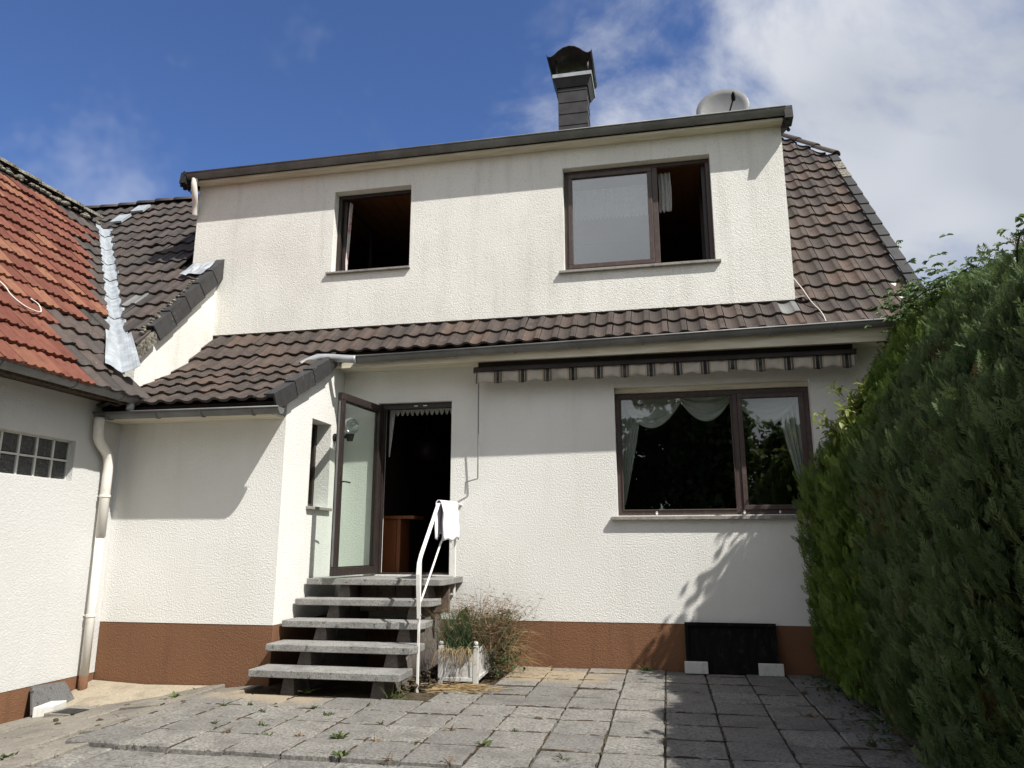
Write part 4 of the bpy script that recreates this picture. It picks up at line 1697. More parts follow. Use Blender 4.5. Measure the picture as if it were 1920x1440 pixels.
# ------------------------------------------------------------------ chimney and dish
mb = MB()
CX0, CX1, CY0, CY1 = -1.552, -1.040, 3.0, 3.52
mb.box(CX0 + .012, CX1 - .012, CY0 + .012, CY1, 7.3, 9.40)
ch = mb.build('chimney', M['slate'], house)
for k in range(9):                                      # cladding panels, each lapping the one below
    zb = 7.42 + k * .222
    m_ = MB()
    m_.prism([(CX0, CY0 + .010, zb), (CX0, CY0 - .004, zb), (CX0, CY0 + .004, zb + .216), (CX0, CY0 + .010, zb + .216)], (CX1 - CX0, 0, 0))
    m_.build('cladding_panel', M['slate'], ch)
    m_ = MB()
    m_.prism([(CX1 - .010, CY0 + .012, zb), (CX1 + .004, CY0 + .012, zb), (CX1 - .004, CY0 + .012, zb + .216), (CX1 - .010, CY0 + .012, zb + .216)], (0, CY1 - CY0 - .02, 0))
    m_.build('cladding_panel', M['slate'], ch)
m_ = MB()
m_.box(CX0 - .085, CX1 + .095, CY0 - .09, CY1 + .14, 9.425, 9.495)
m_.build('cap_rim', M['zinc_pipe'], ch)
m_ = MB()
m_.add([(CX0 - .075, CY0 - .08, 9.424), (CX1 + .085, CY0 - .08, 9.424), (CX1 + .085, CY1 + .13, 9.424), (CX0 - .075, CY1 + .13, 9.424),
        (CX0 - .02, CY0 - .02, 9.26), (CX1 + .02, CY0 - .02, 9.26), (CX1 + .02, CY1 + .02, 9.26), (CX0 - .02, CY1 + .02, 9.26)],
       [(0, 1, 5, 4), (1, 2, 6, 5), (2, 3, 7, 6), (3, 0, 4, 7), (0, 1, 2, 3)])
m_.build('cap_underside', M['slate'], ch)
hood = [(-1.735, 9.86), (-1.715, 9.815), (-1.68, 9.795), (-1.64, 9.80), (-1.59, 9.835), (-1.52, 9.90), (-1.43, 9.955), (-1.33, 9.975), (-1.23, 9.955), (-1.14, 9.90), (-1.07, 9.835), (-1.02, 9.80), (-.98, 9.795), (-.945, 9.815), (-.925, 9.86)]
m_ = MB()
n = len(hood)
vs = [(x, CY0 - .16, z) for x, z in hood] + [(x, CY1 + .42, z) for x, z in hood] + [(x, CY0 - .16, z + .014) for x, z in hood] + [(x, CY1 + .42, z + .014) for x, z in hood]
fs = []
for i in range(n - 1):
    fs += [(i, i + 1, n + i + 1, n + i), (2 * n + i, 2 * n + i + 1, 3 * n + i + 1, 3 * n + i), (i, i + 1, 2 * n + i + 1, 2 * n + i), (n + i, n + i + 1, 3 * n + i + 1, 3 * n + i)]
fs += [(0, n, 3 * n, 2 * n), (n - 1, 2 * n - 1, 4 * n - 1, 3 * n - 1)]
m_.add(vs, fs)
for x in (CX0 - .02, CX1 + .02):
    for y in (CY0 + .0, CY1 + .05):
        m_.box(x - .02, x + .02, y - .006, y + .006, 9.49, 9.83)
m_.build('cowl', M['dark_metal'], ch, True)
m_ = MB()
m_.tube([(-1.30, 3.22, 9.47), (-1.30, 3.22, 9.64)], 0.085, 14)
m_.sphere((-1.30, 3.22, 9.64), 0.085, 14, 8)
m_.build('flue', M['flue'], ch, True)

dishT = thing('satellite_dish', 'round grey satellite dish on the flat dormer roof beside the chimney', 'dish', (1.05, 1.25, 6.9))
dn = Vector((-0.10, -0.97, 0.20)).normalized()
da = Vector((1, 0.13, 0)).normalized()
da = (da - dn * da.dot(dn)).normalized()
db = dn.cross(da)
cD = Vector((0.0, 0.0, 0.54))
vs = [cD - dn * .075]
nr, na = 5, 28
for i in range(1, nr + 1):
    rr = i / nr
    for k in range(na):
        an = 2 * math.pi * k / na
        vs.append(cD + (da * math.cos(an) * .37 + db * math.sin(an) * .355) * rr - dn * .075 * (1 - rr * rr))
fs = [(0, 1 + k, 1 + (k + 1) % na) for k in range(na)]
for i in range(nr - 1):
    for k in range(na):
        k2 = (k + 1) % na
        fs.append((1 + i * na + k, 1 + (i + 1) * na + k, 1 + (i + 1) * na + k2, 1 + i * na + k2))
m_ = MB().add(vs, fs)
o = m_.build('reflector', M['dish'], dishT, True)
o.modifiers.new('solid', 'SOLIDIFY').thickness = 0.012
m_ = MB()
lnb = cD + dn * .36 - db * .17 + da * .14
m_.tube([cD - db * .34, lnb - dn * .03], 0.012, 8)
m_.tube([lnb - dn * .05, lnb + dn * .04], 0.030, 10)
m_.tube([lnb + dn * .04, lnb + dn * .10 + db * -.02], 0.02, 10)
m_.build('receiver_arm', M['tar'], dishT, True)
m_ = MB()
m_.tube([(0, .14, -0.08), (0, .14, .52)], 0.024, 10)
m_.tube([(0, .14, .47), tuple(cD - dn * .07)], 0.02, 8)
m_.build('mast', M['gutter'], dishT, True)

# ------------------------------------------------------------------ awning
aw = thing('awning', 'retracted awning with dark brown rail and striped scalloped valance over the window', 'awning', (0, 0, 3.4))
AX0, AX1 = -2.19, 2.10
m_ = MB()
m_.box(AX0 + .03, AX1, -0.20, -0.08, 3.422, 3.515)
m_.box(AX0 + .03, AX1, -0.08, -0.04, 3.445, 3.50)
rail = m_.build('cassette', M['dark_metal'], None, bevel=0.01)
m2 = MB()
m2.box(AX0, AX1 + .02, -0.275, -0.201, 3.374, 3.427)
m2.box(AX0 - .012, AX0 - .0005, -0.26, -0.215, 3.357, 3.42)
r2 = m2.build('front_rail', M['dark_metal'], None, bevel=0.006)
under(aw, rail, r2)
for x in (-1.90, -0.35, 1.52, 1.95):
    m3 = MB()
    m3.box(x - .03, x + .03, -0.12, -0.021, 3.516, 3.555)
    m3.box(x - .045, x + .045, -0.02, -0.0045, 3.44, 3.60)
    under(aw, m3.build('bracket', M['tar']))
# valance: pleated, scalloped cloth
m_ = MB()
NU = 300
vs = []
per = 0.301
for i in range(NU + 1):
    x = AX0 + .02 + (AX1 - AX0 - .02) * i / NU
    u = ((x + 1.984) / per) % 1.0
    dip = 0.5 + 0.5 * math.cos(2 * math.pi * (u - 0.28))
    tear = 0.045 if (0.62 < (x - .15) < 0.70) else 0.0
    dz = 0.122 + 0.034 * dip - tear
    yy = -0.245 + 0.006 * math.sin(x * 21) + 0.004 * math.sin(x * 47)
    fold = 0.02 * math.exp(-((x - AX0 - .1) / .05) ** 2)
    for j in range(5):
        vs.append((x, yy - fold * j / 4 + 0.007 * math.sin(x * 17 + 1.3 * j) * j / 4, 3.375 - dz * j / 4))
m_.add(vs, [(i * 5 + j, (i + 1) * 5 + j, (i + 1) * 5 + j + 1, i * 5 + j + 1) for i in range(NU) for j in range(4)])
o = m_.build('valance', M['valance'], None, True)
o.modifiers.new('solid', 'SOLIDIFY').thickness = 0.0015
under(aw, o)
m_ = MB()
m_.tube([(-2.165, -0.15, 3.43), (-2.165, -0.14, 3.30), (-2.172, -0.11, 2.7), (-2.178, -0.085, 2.115), (-2.182, -0.085, 2.105), (-2.315, -0.11, 2.068), (-2.323, -0.11, 2.058), (-2.326, -0.11, 1.925)], 0.0075, 8)
crank = m_.build('crank_rod', M['gutter'])
under(aw, crank)

# ------------------------------------------------------------------ steps
st = thing('stairs', 'five grey terrazzo open steps on concrete blocks up to the terrace door', 'stairs', (-3.2, -1.0, 0))
TR = [(-1.925, -1.555, 0.182, -3.935, -2.43), (-1.635, -1.270, 0.378, -3.935, -2.405), (-1.335, -0.985, 0.574, -3.935, -2.415), (-1.075, -0.735, 0.772, -3.935, -2.405), (-0.845, -0.004, 0.972, -3.930, -2.365)]
for k, (yf, yb, zt_, xa, xb) in enumerate(TR):
    m_ = MB()
    cc = 0.0 if k == 0 else 0.03
    m_.prism([(xa, yf, zt_), (xb - cc, yf, zt_), (xb, yf + .12, zt_), (xb, yb, zt_), (xa, yb, zt_)], (0, 0, -0.066))
    under(st, m_.build('tread', M['terrazzo'], None, bevel=0.006))
prev = [0, 0.104, 0.300, 0.496, 0.694]
for side_x in (-3.56, -2.66):
    for k, (yf, yb, zt_, xa, xb) in enumerate(TR):
        zb = -0.06 if k == 0 else TR[k - 1][2] + .001
        zt2 = zt_ - .067
        y0_ = yf + .07
        y1_ = y0_ + .26
        if k > 0:
            y1_ = min(y1_, -0.05)
        m_ = MB()
        sx = side_x + (.012 * k)
        m_.add([(sx - .075, y0_, zb), (sx + .075, y0_, zb), (sx + .075, y1_, zb), (sx - .075, y1_, zb), (sx - .052, y0_ + .02, zt2), (sx + .052, y0_ + .02, zt2), (sx + .052, y1_ - .02, zt2), (sx - .052, y1_ - .02, zt2)],
               [(0, 1, 5, 4), (1, 2, 6, 5), (2, 3, 7, 6), (3, 0, 4, 7), (4, 5, 6, 7), (0, 3, 2, 1)])
        under(st, m_.build('support_block', M['support'], None, bevel=0.005))
    # sloping string beam below the blocks, down to the ground
    m_ = MB()
    m_.prism([(side_x - .045, -1.50, -0.06), (side_x - .045, -1.50, 0.03), (side_x - .045, -1.20, 0.20), (side_x - .045, -0.92, 0.39), (side_x - .045, -0.68, 0.59), (side_x - .045, -0.40, 0.88), (side_x - .045, -0.03, 0.88), (side_x - .045, -0.03, -0.06)], (.09, 0, 0))
    under(st, m_.build('string_wall', M['support'], None))
# brown bricks of the foundation under the top step
for i in range(5):
    m_ = MB().box(-3.45 + i * .21 + .004, -3.45 + (i + 1) * .21 - .004, -.46 + RNG.uniform(-.006, .006), -.40, 0.60, 0.885)
    under(st, m_.build('foundation_brick', M['step_block'], None, bevel=0.004))

# ------------------------------------------------------------------ handrail, towel
hr = thing('handrail', 'white painted flat-bar handrail at the right of the steps', 'handrail', (-2.4, -1.0, 0))
XR = -2.40
m_ = MB()
path = [(XR, -0.10, 1.805), (XR, -0.86, 1.785), (XR, -0.93, 1.765), (XR, -1.30, 1.405), (XR, -1.48, 1.23)]
path += [(XR, -1.535, 1.15), (XR, -1.555, 1.05), (XR, -1.545, 0.95), (XR, -1.505, 0.70), (XR, -1.495, 0.63)]
m_.bar(path, 0.040, 0.010, (1, 0, 0))
under(hr, m_.build('top_rail', M['white_paint'], None, bevel=0.002))
m_ = MB().bar([(XR - .008, -1.465, -0.06), (XR - .008, -1.465, 1.24)], 0.022, 0.022, (1, 0, 0))
under(hr, m_.build('post', M['white_paint'], None, bevel=0.002))
m_ = MB().bar([(XR - .012, -0.215, 0.765), (XR - .012, -0.215, 1.80)], 0.024, 0.024, (1, 0, 0))
under(hr, m_.build('post', M['white_paint'], None, bevel=0.002))
m_ = MB().tube(smooth_path([(XR, -0.215, 1.402), (XR, -0.60, 1.402), (XR, -0.76, 1.385), (XR, -0.84, 1.33), (XR, -1.10, 1.095), (XR, -1.455, 0.785)], 4), 0.011, 8)
under(hr, m_.build('lower_rail', M['white_paint'], None, True))
m_ = MB().bar([(-2.57, -0.215, 0.785), (XR - .02, -0.215, 0.785)], 0.02, 0.02, (0, 1, 0))
under(hr, m_.build('anchor_bar', M['white_paint'], None))
m_ = MB().bar([(XR, -0.005, 1.805), (XR, -0.10, 1.805)], 0.03, 0.012, (1, 0, 0))
under(hr, m_.build('wall_anchor', M['white_paint'], None))
m_ = MB().sphere((XR + .022, -1.498, 0.665), .009, 8, 5)
under(hr, m_.build('bolt', M['gutter'], None, True))

# towel folded over the rail: one sheet going over the bar, hanging on both sides
m_ = MB()
NU, NV = 26, 34
vs = []
for j in range(NV + 1):
    s_ = -0.40 + (0.83) * j / NV                      # arc length from far hem over the bar to the near hem
    for i in range(NU + 1):
        u = i / NU
        y = -0.92 + 0.68 * u
        rr = 0.030
        top = 1.797 + 0.020 * u
        if abs(s_) < rr * math.pi / 2:
            an = s_ / rr
            x, z = XR + rr * math.sin(an), top + rr * math.cos(an) - rr + .015
        else:
            sg = 1 if s_ > 0 else -1
            hang = abs(s_) - rr * math.pi / 2
            hem = 1.0 + 0.10 * math.sin(3.1 * u + (0.6 if sg > 0 else 2.0)) + .05 * math.sin(u * 14) + (0.16 * (u - .5) if sg > 0 else 0)
            hang *= hem
            wav = (0.016 * math.sin(u * 15 + .7 * sg + hang * 3) + 0.012 * math.sin(u * 29 + 2 - hang * 5) + .006 * math.sin(u * 57 + hang * 20)) * min(1, hang / .12)
            x = XR + sg * (rr + 0.004 + 0.03 * hang) + wav
            z = top - rr + .015 - hang
            y += 0.03 * math.sin(hang * 6 + u * 5) * (u - .3)
        vs.append((x, y, z))
m_.add(vs, [(j * (NU + 1) + i, j * (NU + 1) + i + 1, (j + 1) * (NU + 1) + i + 1, (j + 1) * (NU + 1) + i) for j in range(NV) for i in range(NU)])
tw_o = m_.build('towel', M['towel'], None, True)
tw_o.modifiers.new('solid', 'SOLIDIFY').thickness = 0.006
tag(tw_o, 'white towel hung over the top of the handrail', 'towel')

# ------------------------------------------------------------------ planter
pt = thing('planter', 'peeling white wooden planter box with ball finials beside the steps', 'planter', (-2.05, -0.85, 0))
pa = Vector((-2.262, -1.288, 0))
ex = Vector((0.999, 0.045, 0)).normalized()
ey = Vector((-0.045, 0.999, 0)).normalized()
ez = Vector((0, 0, 1))
PWd, PLn, PH = 0.40, 0.94, 0.36


def obox(m, o, a, b, c, A=ex, B=ey):
    o = Vector(o)
    m.prism([o, o + A * a, o + A * a + B * b, o + B * b], ez * c)


for (a, b) in ((0, 0), (PWd - .05, 0), (0, PLn - .05), (PWd - .05, PLn - .05)):
    m_ = MB()
    obox(m_, pa + ex * a + ey * b + ez * .0, .05, .05, PH)
    under(pt, m_.build('corner_post', M['planter_paint'], None, bevel=0.004))
    m_ = MB().sphere(pa + ex * (a + .025) + ey * (b + .025) + ez * (PH + .022), .024, 12, 8)
    under(pt, m_.build('ball_finial', M['planter_paint'], None, True))


def panel(o, A, L, B):
    """framed panel of length L along A, outward = -B"""
    m_ = MB()
    o = Vector(o)
    obox(m_, o + B * .018, L, .012, .30, A, B)                # back board
    p_ = m_.build('panel', M['planter_paint'], None, bevel=0.003)
    m2 = MB()
    obox(m2, o + B * .004, L, .0138, .038, A, B)
    obox(m2, o + B * .004 + ez * .262, L, .0138, .04, A, B)
    obox(m2, o + B * .004 + ez * .0382, .03, .0138, .2236, A, B)
    obox(m2, o + B * .004 + A * (L - .03) + ez * .0382, .03, .0138, .2236, A, B)
    q_ = m2.build('panel_moulding', M['planter_paint'], None, bevel=0.005)
    under(pt, p_, q_)


panel(pa + ex * .051 + ez * .028, ex, PWd - .102, ey)
panel(pa + ex * .051 + ey * PLn + ez * .028, ex, PWd - .102, -ey)
panel(pa + ex * PWd + ey * .051 + ez * .028, ey, PLn - .102, -ex)
panel(pa + ey * .051 + ez * .028, ey, PLn - .102, ex)
m_ = MB()
obox(m_, pa + ex * .03 + ey * .03 + ez * .05, PWd - .06, PLn - .06, .24)
under(pt, m_.build('soil', M['soil'], None))


# ------------------------------------------------------------------ plants: blade and leaf batches
class Batch:
    """many small leaves joined in one mesh, each with its own tint"""
    def __init__(self):
        self.V, self.F, self.T, self.n = [], [], [], 0

    def add(self, V, F, tint):
        self.V.append(np.asarray(V, np.float64))
        self.F.append(np.asarray(F, np.int64) + self.n)
        self.T.append(np.full(len(V), tint))
        self.n += len(V)

    def blade(self, p, d, L, w, droop=0.4, tint=0.5, seg=3):
        p, d = np.array(p, float), np.array(d, float)
        d /= np.linalg.norm(d)
        s = np.cross(d, (0, 0, 1.0))
        s = s / (np.linalg.norm(s) + 1e-6) if np.linalg.norm(s) > .05 else np.array((1.0, 0, 0))
        a = NR.uniform(0, 6.28)
        s2 = s * math.cos(a) + np.cross(s, d) * math.sin(a)
        V = []
        q = p.copy()
        dd = d.copy()
        for k in range(seg + 1):
            f = k / seg
            ww = w * (1 - f) ** 0.6 * 0.5 + 0.0004
            V += [q - s2 * ww, q + s2 * ww]
            dd = dd + np.array((0, 0, -droop / seg))
            dd /= np.linalg.norm(dd)
            q = q + dd * L / seg
        F = [(2 * k, 2 * k + 1, 2 * k + 3, 2 * k + 2) for k in range(seg)]
        self.add(V, F, tint)

    def leaf(self, p, d, up, L, w, tint=0.5, fold=0.25):
        p, d, up = (np.array(v, float) for v in (p, d, up))
        d /= np.linalg.norm(d)
        s = np.cross(d, up)
        s /= np.linalg.norm(s) + 1e-9
        u = np.cross(s, d)
        V = [p, p + d * L * .35 + s * w * .5 + u * w * fold, p + d * L * .75 + s * w * .38 + u * (w * fold - .06 * L), p + d * L - u * .14 * L,
             p + d * L * .75 - s * w * .38 + u * (w * fold - .06 * L), p + d * L * .35 - s * w * .5 + u * w * fold, p + d * L * .55 - u * .03 * L]
        F = [(0, 1, 6, 5), (6, 1, 2, 3), (5, 6, 3, 4)]
        self.add(V, F, tint)

    def build(self, name, mat, parent=None):
        me = np_mesh(name, np.concatenate(self.V), np.concatenate(self.F), mat, np.concatenate(self.T))
        o = link(name, me)
        if parent:
            under(parent, o)
        return o


def rdir(spread=1.0, up=1.0):
    a = NR.uniform(0, 2 * math.pi)
    r = spread * math.sqrt(NR.uniform(0, 1))
    return np.array((math.cos(a) * r, math.sin(a) * r, up))


# plants in the planter
gc = thing('green_plant', 'grey-green grassy plant in the front of the white planter', 'plant', (-2.1, -1.05, .3))
B = Batch()
for k in range(650):
    p = (NR.normal(-2.10, .085), NR.normal(-1.06, .09), .28)
    B.blade(p, rdir(.55, 1.0), NR.uniform(.20, .50), .007, NR.uniform(.1, .6), NR.uniform(0, 1))
for k in range(90):
    p = (NR.uniform(-2.22, -1.9), NR.uniform(-1.27, -1.2), .33)
    B.blade(p, rdir(.8, .6) + np.array((0, -.3, 0)), NR.uniform(.06, .16), .012, 1.2, NR.uniform(.5, 1))
B.build('stems', M['grass_green'], gc)
B = Batch()
for k in range(70):
    p = (NR.uniform(-2.23, -1.92), -1.285 - NR.uniform(0, .02), NR.uniform(.30, .36))
    B.blade(p, (NR.normal(0, .3), -.35, .4), NR.uniform(.10, .30), .005, 3.0, NR.uniform(0, 1), 5)
B.build('withered_stems', M['dry'], gc)
bl = thing('broad_leaf_plant', 'plant with two large bright green leaves standing in the white planter', 'plant', (-2.05, -.95, .3))
B = Batch()
B.leaf((-2.10, -.98, .50), (.25, -.3, 1), (0, -1, .2), .22, .15, .5)
B.leaf((-2.16, -1.02, .42), (-.1, -.45, 1), (.2, -1, .2), .17, .12, .3)
B.leaf((-1.95, -1.22, .34), (.1, -.8, -.3), (0, -.4, 1), .12, .09, .6)
for k in range(26):
    p = (NR.normal(-1.99, .06), NR.normal(-1.16, .06), .32)
    B.leaf(p, rdir(1.0, .6), (0, 0, 1), NR.uniform(.05, .09), .035, NR.uniform(.3, 1))
B.build('leaves', M['weed'], bl)
m_ = MB().tube([(-2.08, -.95, .27), (-2.10, -.98, .50)], .004, 5)
under(bl, m_.build('stem', M['weed'], None))
dp = thing('dried_plant', 'dried brown bushy plant with wiry twigs above the white planter', 'plant', (-2.0, -.72, .3))
B = Batch()
for k in range(560):
    p0 = np.array((NR.normal(-1.96, .12), NR.normal(-.75, .18), .28))
    d = rdir(.95, 1.0)
    L = NR.uniform(.25, .74)
    tt = NR.uniform(0, 1)
    B.blade(p0, d, L, .004, NR.uniform(.1, .9), tt, 4)
    dn_ = d / np.linalg.norm(d)
    for q in range(5):
        pp_ = p0 + dn_ * L * NR.uniform(.35, .95) + np.array((0, 0, -.03))
        B.blade(pp_, rdir(1.4, .5), NR.uniform(.03, .09), .006, .8, NR.uniform(0, 1), 2)
B.build('twigs', M['dry_brown'], dp)
gp = thing('leafy_weed', 'tall grey-green weed hanging over the rear end of the white planter', 'plant', (-1.78, -.55, 0))
B = Batch()
for k in range(900):
    p0 = np.array((NR.normal(-1.76, .085), NR.normal(-.55, .17), NR.uniform(.02, .62)))
    B.leaf(p0, rdir(1.3, .5), (0, 0, 1), NR.uniform(.03, .065), NR.uniform(.012, .03), NR.uniform(0, 1))
for k in range(9):
    p0 = (NR.normal(-1.80, .06), NR.normal(-.55, .1), .3)
    B.blade(p0, (NR.normal(.2, .25), NR.normal(0, .2), 1.2), NR.uniform(.35, .62), .005, .9, NR.uniform(0, 1), 6)
B.build('leaves', M['grass_green'], gp)
dg = thing('dry_grass_tuft', 'pale dry grass stalks drooping over the paving right of the planter', 'grass', (-1.7, -.5, 0))
B = Batch()
for k in range(150):
    p0 = (NR.normal(-1.76, .08), NR.normal(-.48, .14), NR.uniform(.05, .35))
    B.blade(p0, (abs(NR.normal(.7, .4)), NR.normal(-.1, .4), NR.uniform(.4, 1.1)), NR.uniform(.25, .62), .004, NR.uniform(.8, 1.7), NR.uniform(0, 1), 6)
B.build('stalks', M['dry'], dg)
B = Batch()
for k in range(260):                                     # straw lying in front of the planter
    p0 = (NR.normal(-2.0, .20), NR.normal(-1.50, .10), NR.uniform(.004, .03))
    a = NR.normal(.15, .45)
    B.blade(p0, (math.cos(a), math.sin(a), NR.uniform(-.02, .06)), NR.uniform(.08, .28), .005, .05, NR.uniform(0, 1), 2)
for k in range(160):
    p0 = (NR.uniform(-1.85, -1.0), NR.uniform(-.9, -.05), .008)
    a = NR.uniform(0, 6.28)
    B.blade(p0, (math.cos(a), math.sin(a), .02), NR.uniform(.03, .12), .004, .02, NR.uniform(0, 1), 2)
so = B.build('straw', M['dry'])
tag(so, 'loose straw scattered on the paving in front of the planter', 'straw', kind='stuff')
# rubble heap between steps and planter
B_r = MB()
for k in range(330):
    x, y = RNG.gauss(-2.40, .10), RNG.uniform(-1.5, -.35)
    h = max(0, .20 - abs(x + 2.38) * .9) * (1 if y > -1.35 else .4)
    B_r.sphere((x, y, RNG.uniform(-.03, h * .6)), RNG.uniform(.008, .03), 6, 4, (1, RNG.uniform(.7, 1.2), RNG.uniform(.5, .9)))
ro = B_r.build('rubble', M['soil'])
tag(ro, 'small heap of broken sandy rubble between the steps and planter', 'rubble', kind='stuff')


def weed(name, label, x, y, z, n, L, mat, group=None, flat=False):
    B = Batch()
    for k in range(n):
        p = (x + NR.normal(0, L * .25), y + NR.normal(0, L * .18), z)
        if flat:
            B.leaf(p, rdir(1.2, .45), (0, 0, 1), NR.uniform(.4, .85) * L, L * .24, NR.uniform(0, 1))
        else:
            B.blade(p, rdir(1.0, .75), NR.uniform(.5, 1.1) * L, .010, NR.uniform(.5, 1.4), NR.uniform(0, 1))
    o = B.build(name, mat)
    return tag(o, label, 'weed', group)


weed('weed', 'green weed clump at the wall base under the lower window edge', -0.28, -.07, .0, 70, .10, M['weed'], 'weeds in the paving')
weed('weed', 'leafy green weed at the foot of the annex plinth', -4.65, -1.62, -.11, 46, .10, M['weed'], 'weeds in the paving', True)
weed('weed', 'green weed tuft on the sloping slabs below the annex plinth', -4.62, -2.05, -.10, 40, .13, M['weed'], 'weeds in the paving', True)
weed('weed', 'spiky weed tuft midway on the sloping slabs near the drain', -4.52, -2.82, -.10, 30, .12, M['weed'], 'weeds in the paving')
weed('weed', 'broad patch of low weeds at the bottom left corner', -4.35, -4.18, -.08, 90, .13, M['weed'], 'weeds in the paving', True)
weed('weed', 'bright weed tuft growing at the right end of the bottom step', -2.42, -1.93, -.01, 34, .16, M['weed'], 'weeds in the paving')
weed('weed', 'round-leaved weed growing in the shade under the bottom step', -3.35, -1.85, -.02, 14, .12, M['weed'], 'weeds in the paving', True)
weed('weed', 'dandelion rosette in a slab joint below the steps at the bottom', -2.33, -3.42, .0, 18, .085, M['weed'], 'weeds in the paving', True)
weed('weed', 'dandelion rosette at the bottom edge of the picture below the steps', -2.12, -3.84, .0, 16, .09, M['weed'], 'weeds in the paving', True)
weed('weed', 'single weed rosette in the middle of the sunlit paving', -1.28, -3.40, .0, 10, .09, M['weed'], 'weeds in the paving', True)
for (x, y, n, L) in ((-3.31, -2.74, 12, .06), (-3.05, -3.18, 12, .06), (-2.72, -2.76, 18, .07), (-3.45, -3.19, 10, .06), (-2.55, -2.35, 10, .05), (-2.05, -3.45, 12, .06), (-1.75, -3.47, 8, .05), (-1.62, -3.05, 9, .07),
                     (-1.4, -3.83, 8, .07), (-.72, -3.62, 7, .08), (-3.75, -2.6, 10, .06), (-2.85, -3.44, 10, .06), (-1.78, -3.88, 10, .07), (-3.55, -2.52, 12, .05), (-2.95, -2.53, 12, .05), (-2.2, -2.97, 10, .05), (-2.62, -3.42, 16, .06), (-3.2, -3.42, 14, .06), (-1.15, -2.98, 8, .05), (1.05, -2.05, 18, .09), (1.15, -1.1, 14, .08), (1.3, -2.9, 16, .09)):
    weed('weed', 'small weed tuft growing in a paving joint', x, y, .0, n, L, M['weed'] if NR.uniform() > .3 else M['dry_brown'], 'small tufts in the paving joints')
B = Batch()
for k in range(420):
    y = NR.uniform(-4.2, -.1)
    p0 = (NR.normal(1.50, .10) + .05 * math.sin(3 * y), y, .005)
    B.leaf(p0, rdir(1.4, .4), (0, 0, 1), NR.uniform(.03, .06), .022, NR.uniform(0, 1))
tag(B.build('ground_ivy', M['creeper']), 'low creeping weeds along the shaded foot of the hedge', 'ground cover', kind='stuff')
for k, (x, y) in enumerate(((-4.9, -2.3), (-4.45, -2.42), (-4.3, -2.35), (-5.0, -3.0), (-4.62, -2.98), (-4.42, -3.25), (-5.2, -2.8), (-4.2, -2.4), (-2.05, -1.72), (-1.05, -2.55), (-.72, -1.2), (-1.55, -.75))):
    m_ = MB().sphere((x, y, bed_z(x) + .045), RNG.uniform(.018, .03), 7, 5, (1.3, .9, .6))
    for i, v in enumerate(m_.v):
        m_.v[i] = (v[0] + RNG.uniform(-.006, .006), v[1] + RNG.uniform(-.006, .006), v[2] + RNG.uniform(-.004, .004))
    tag(m_.build('dirt_clod', M['soil'], None), 'small dark clod of earth lying on the paving', 'clod', 'clods of earth on the paving')

# ------------------------------------------------------------------ things along the wall
bd = thing('leaning_board', 'black panel leaning against the brown plinth under the lower window', 'panel', (.62, -.1, 0))
m_ = MB()
m_.prism([(.148, -.135, .004), (1.092, -.135, .004), (1.092, -.040, .505), (.148, -.040, .505)], (0, .022, .004))
under(bd, m_.build('sheet', M['black_board'], None, bevel=0.004))
for (a, b) in ((.148, .182), (1.058, 1.092)):
    m_ = MB().prism([(a, -.137, .03), (b, -.137, .03), (b, -.045, .507), (a, -.045, .507)], (0, -.016, 0.0))
    under(bd, m_.build('edge_strip', M['black_board'], None, bevel=0.003))
m_ = MB().prism([(.146, -.063, .478), (1.094, -.063, .478), (1.094, -.057, .512), (.146, -.057, .512)], (0, -.014, 0.0))
under(bd, m_.build('edge_strip', M['black_board'], None, bevel=0.003))
for (xa, xb, lab) in ((.126, .368, 'white concrete block holding the left foot of the black panel'), (.880, 1.130, 'white concrete block holding the right foot of the black panel')):
    m_ = MB().prism([(xa, -.195, .002), (xb, -.190, .002), (xb, -.139, .002), (xa, -.139, .002)], (0, .012, .118))
    tag(m_.build('concrete_block', M['stone_white'], None, bevel=0.006), lab, 'block', 'white blocks in front of the black panel')
m_ = MB()
m_.prism([(-5.80, -2.44, -.20), (-5.77, -1.93, -.20), (-5.965, -1.90, -.002), (-5.965, -2.30, .02)], (.028, 0, .012))
lean = m_.build('stone_slab', M['granite'], None, bevel=0.004)
tag(lean, 'dark granite slab leaning on the brown plinth of the wing', 'slab')
m_ = MB()
m_.prism([(-5.72, -2.50, -.21), (-5.60, -2.40, -.21), (-5.63, -2.20, -.20), (-5.75, -2.26, -.20)], (0, 0, .10))
tag(m_.build('concrete_block', M['stone_white'], None, bevel=0.008), 'short white block in front of the leaning granite slab', 'block')
m_ = MB()
m_.box(-5.58, -5.32, -2.52, -2.16, -.245, -.150)
dr_ = m_.build('drain_cover', M['slab_side'], None, bevel=0.004)
tag(dr_, 'small concrete drain lid with a dark gap beside the white block', 'drain')
m_ = MB().box(-5.52, -5.30, -2.50, -2.30, -.240, -.147)
under(dr_, m_.build('opening', M['tar'], None))
m_ = MB()
m_.add([(-5.985, -1.47, -.05), (-5.985, -2.0, -.17), (-5.55, -2.25, -.19), (-5.15, -1.9, -.14), (-4.55, -1.60, -.085), (-4.55, -1.47, -.06), (-5.35, -1.47, -.075), (-5.6, -1.75, -.10), (-5.985, -1.47, -.4), (-5.985, -2.0, -.4), (-5.55, -2.25, -.4), (-5.15, -1.9, -.4), (-4.55, -1.60, -.4), (-4.55, -1.47, -.4)],
       [(0, 1, 7), (1, 2, 7), (2, 3, 7), (3, 6, 7), (6, 0, 7), (3, 4, 5, 6), (1, 9, 10, 2), (2, 10, 11, 3), (3, 11, 12, 4), (4, 12, 13, 5), (0, 8, 9, 1)])
tag(m_.build('cement_apron', M['cement'], None), kind='structure')

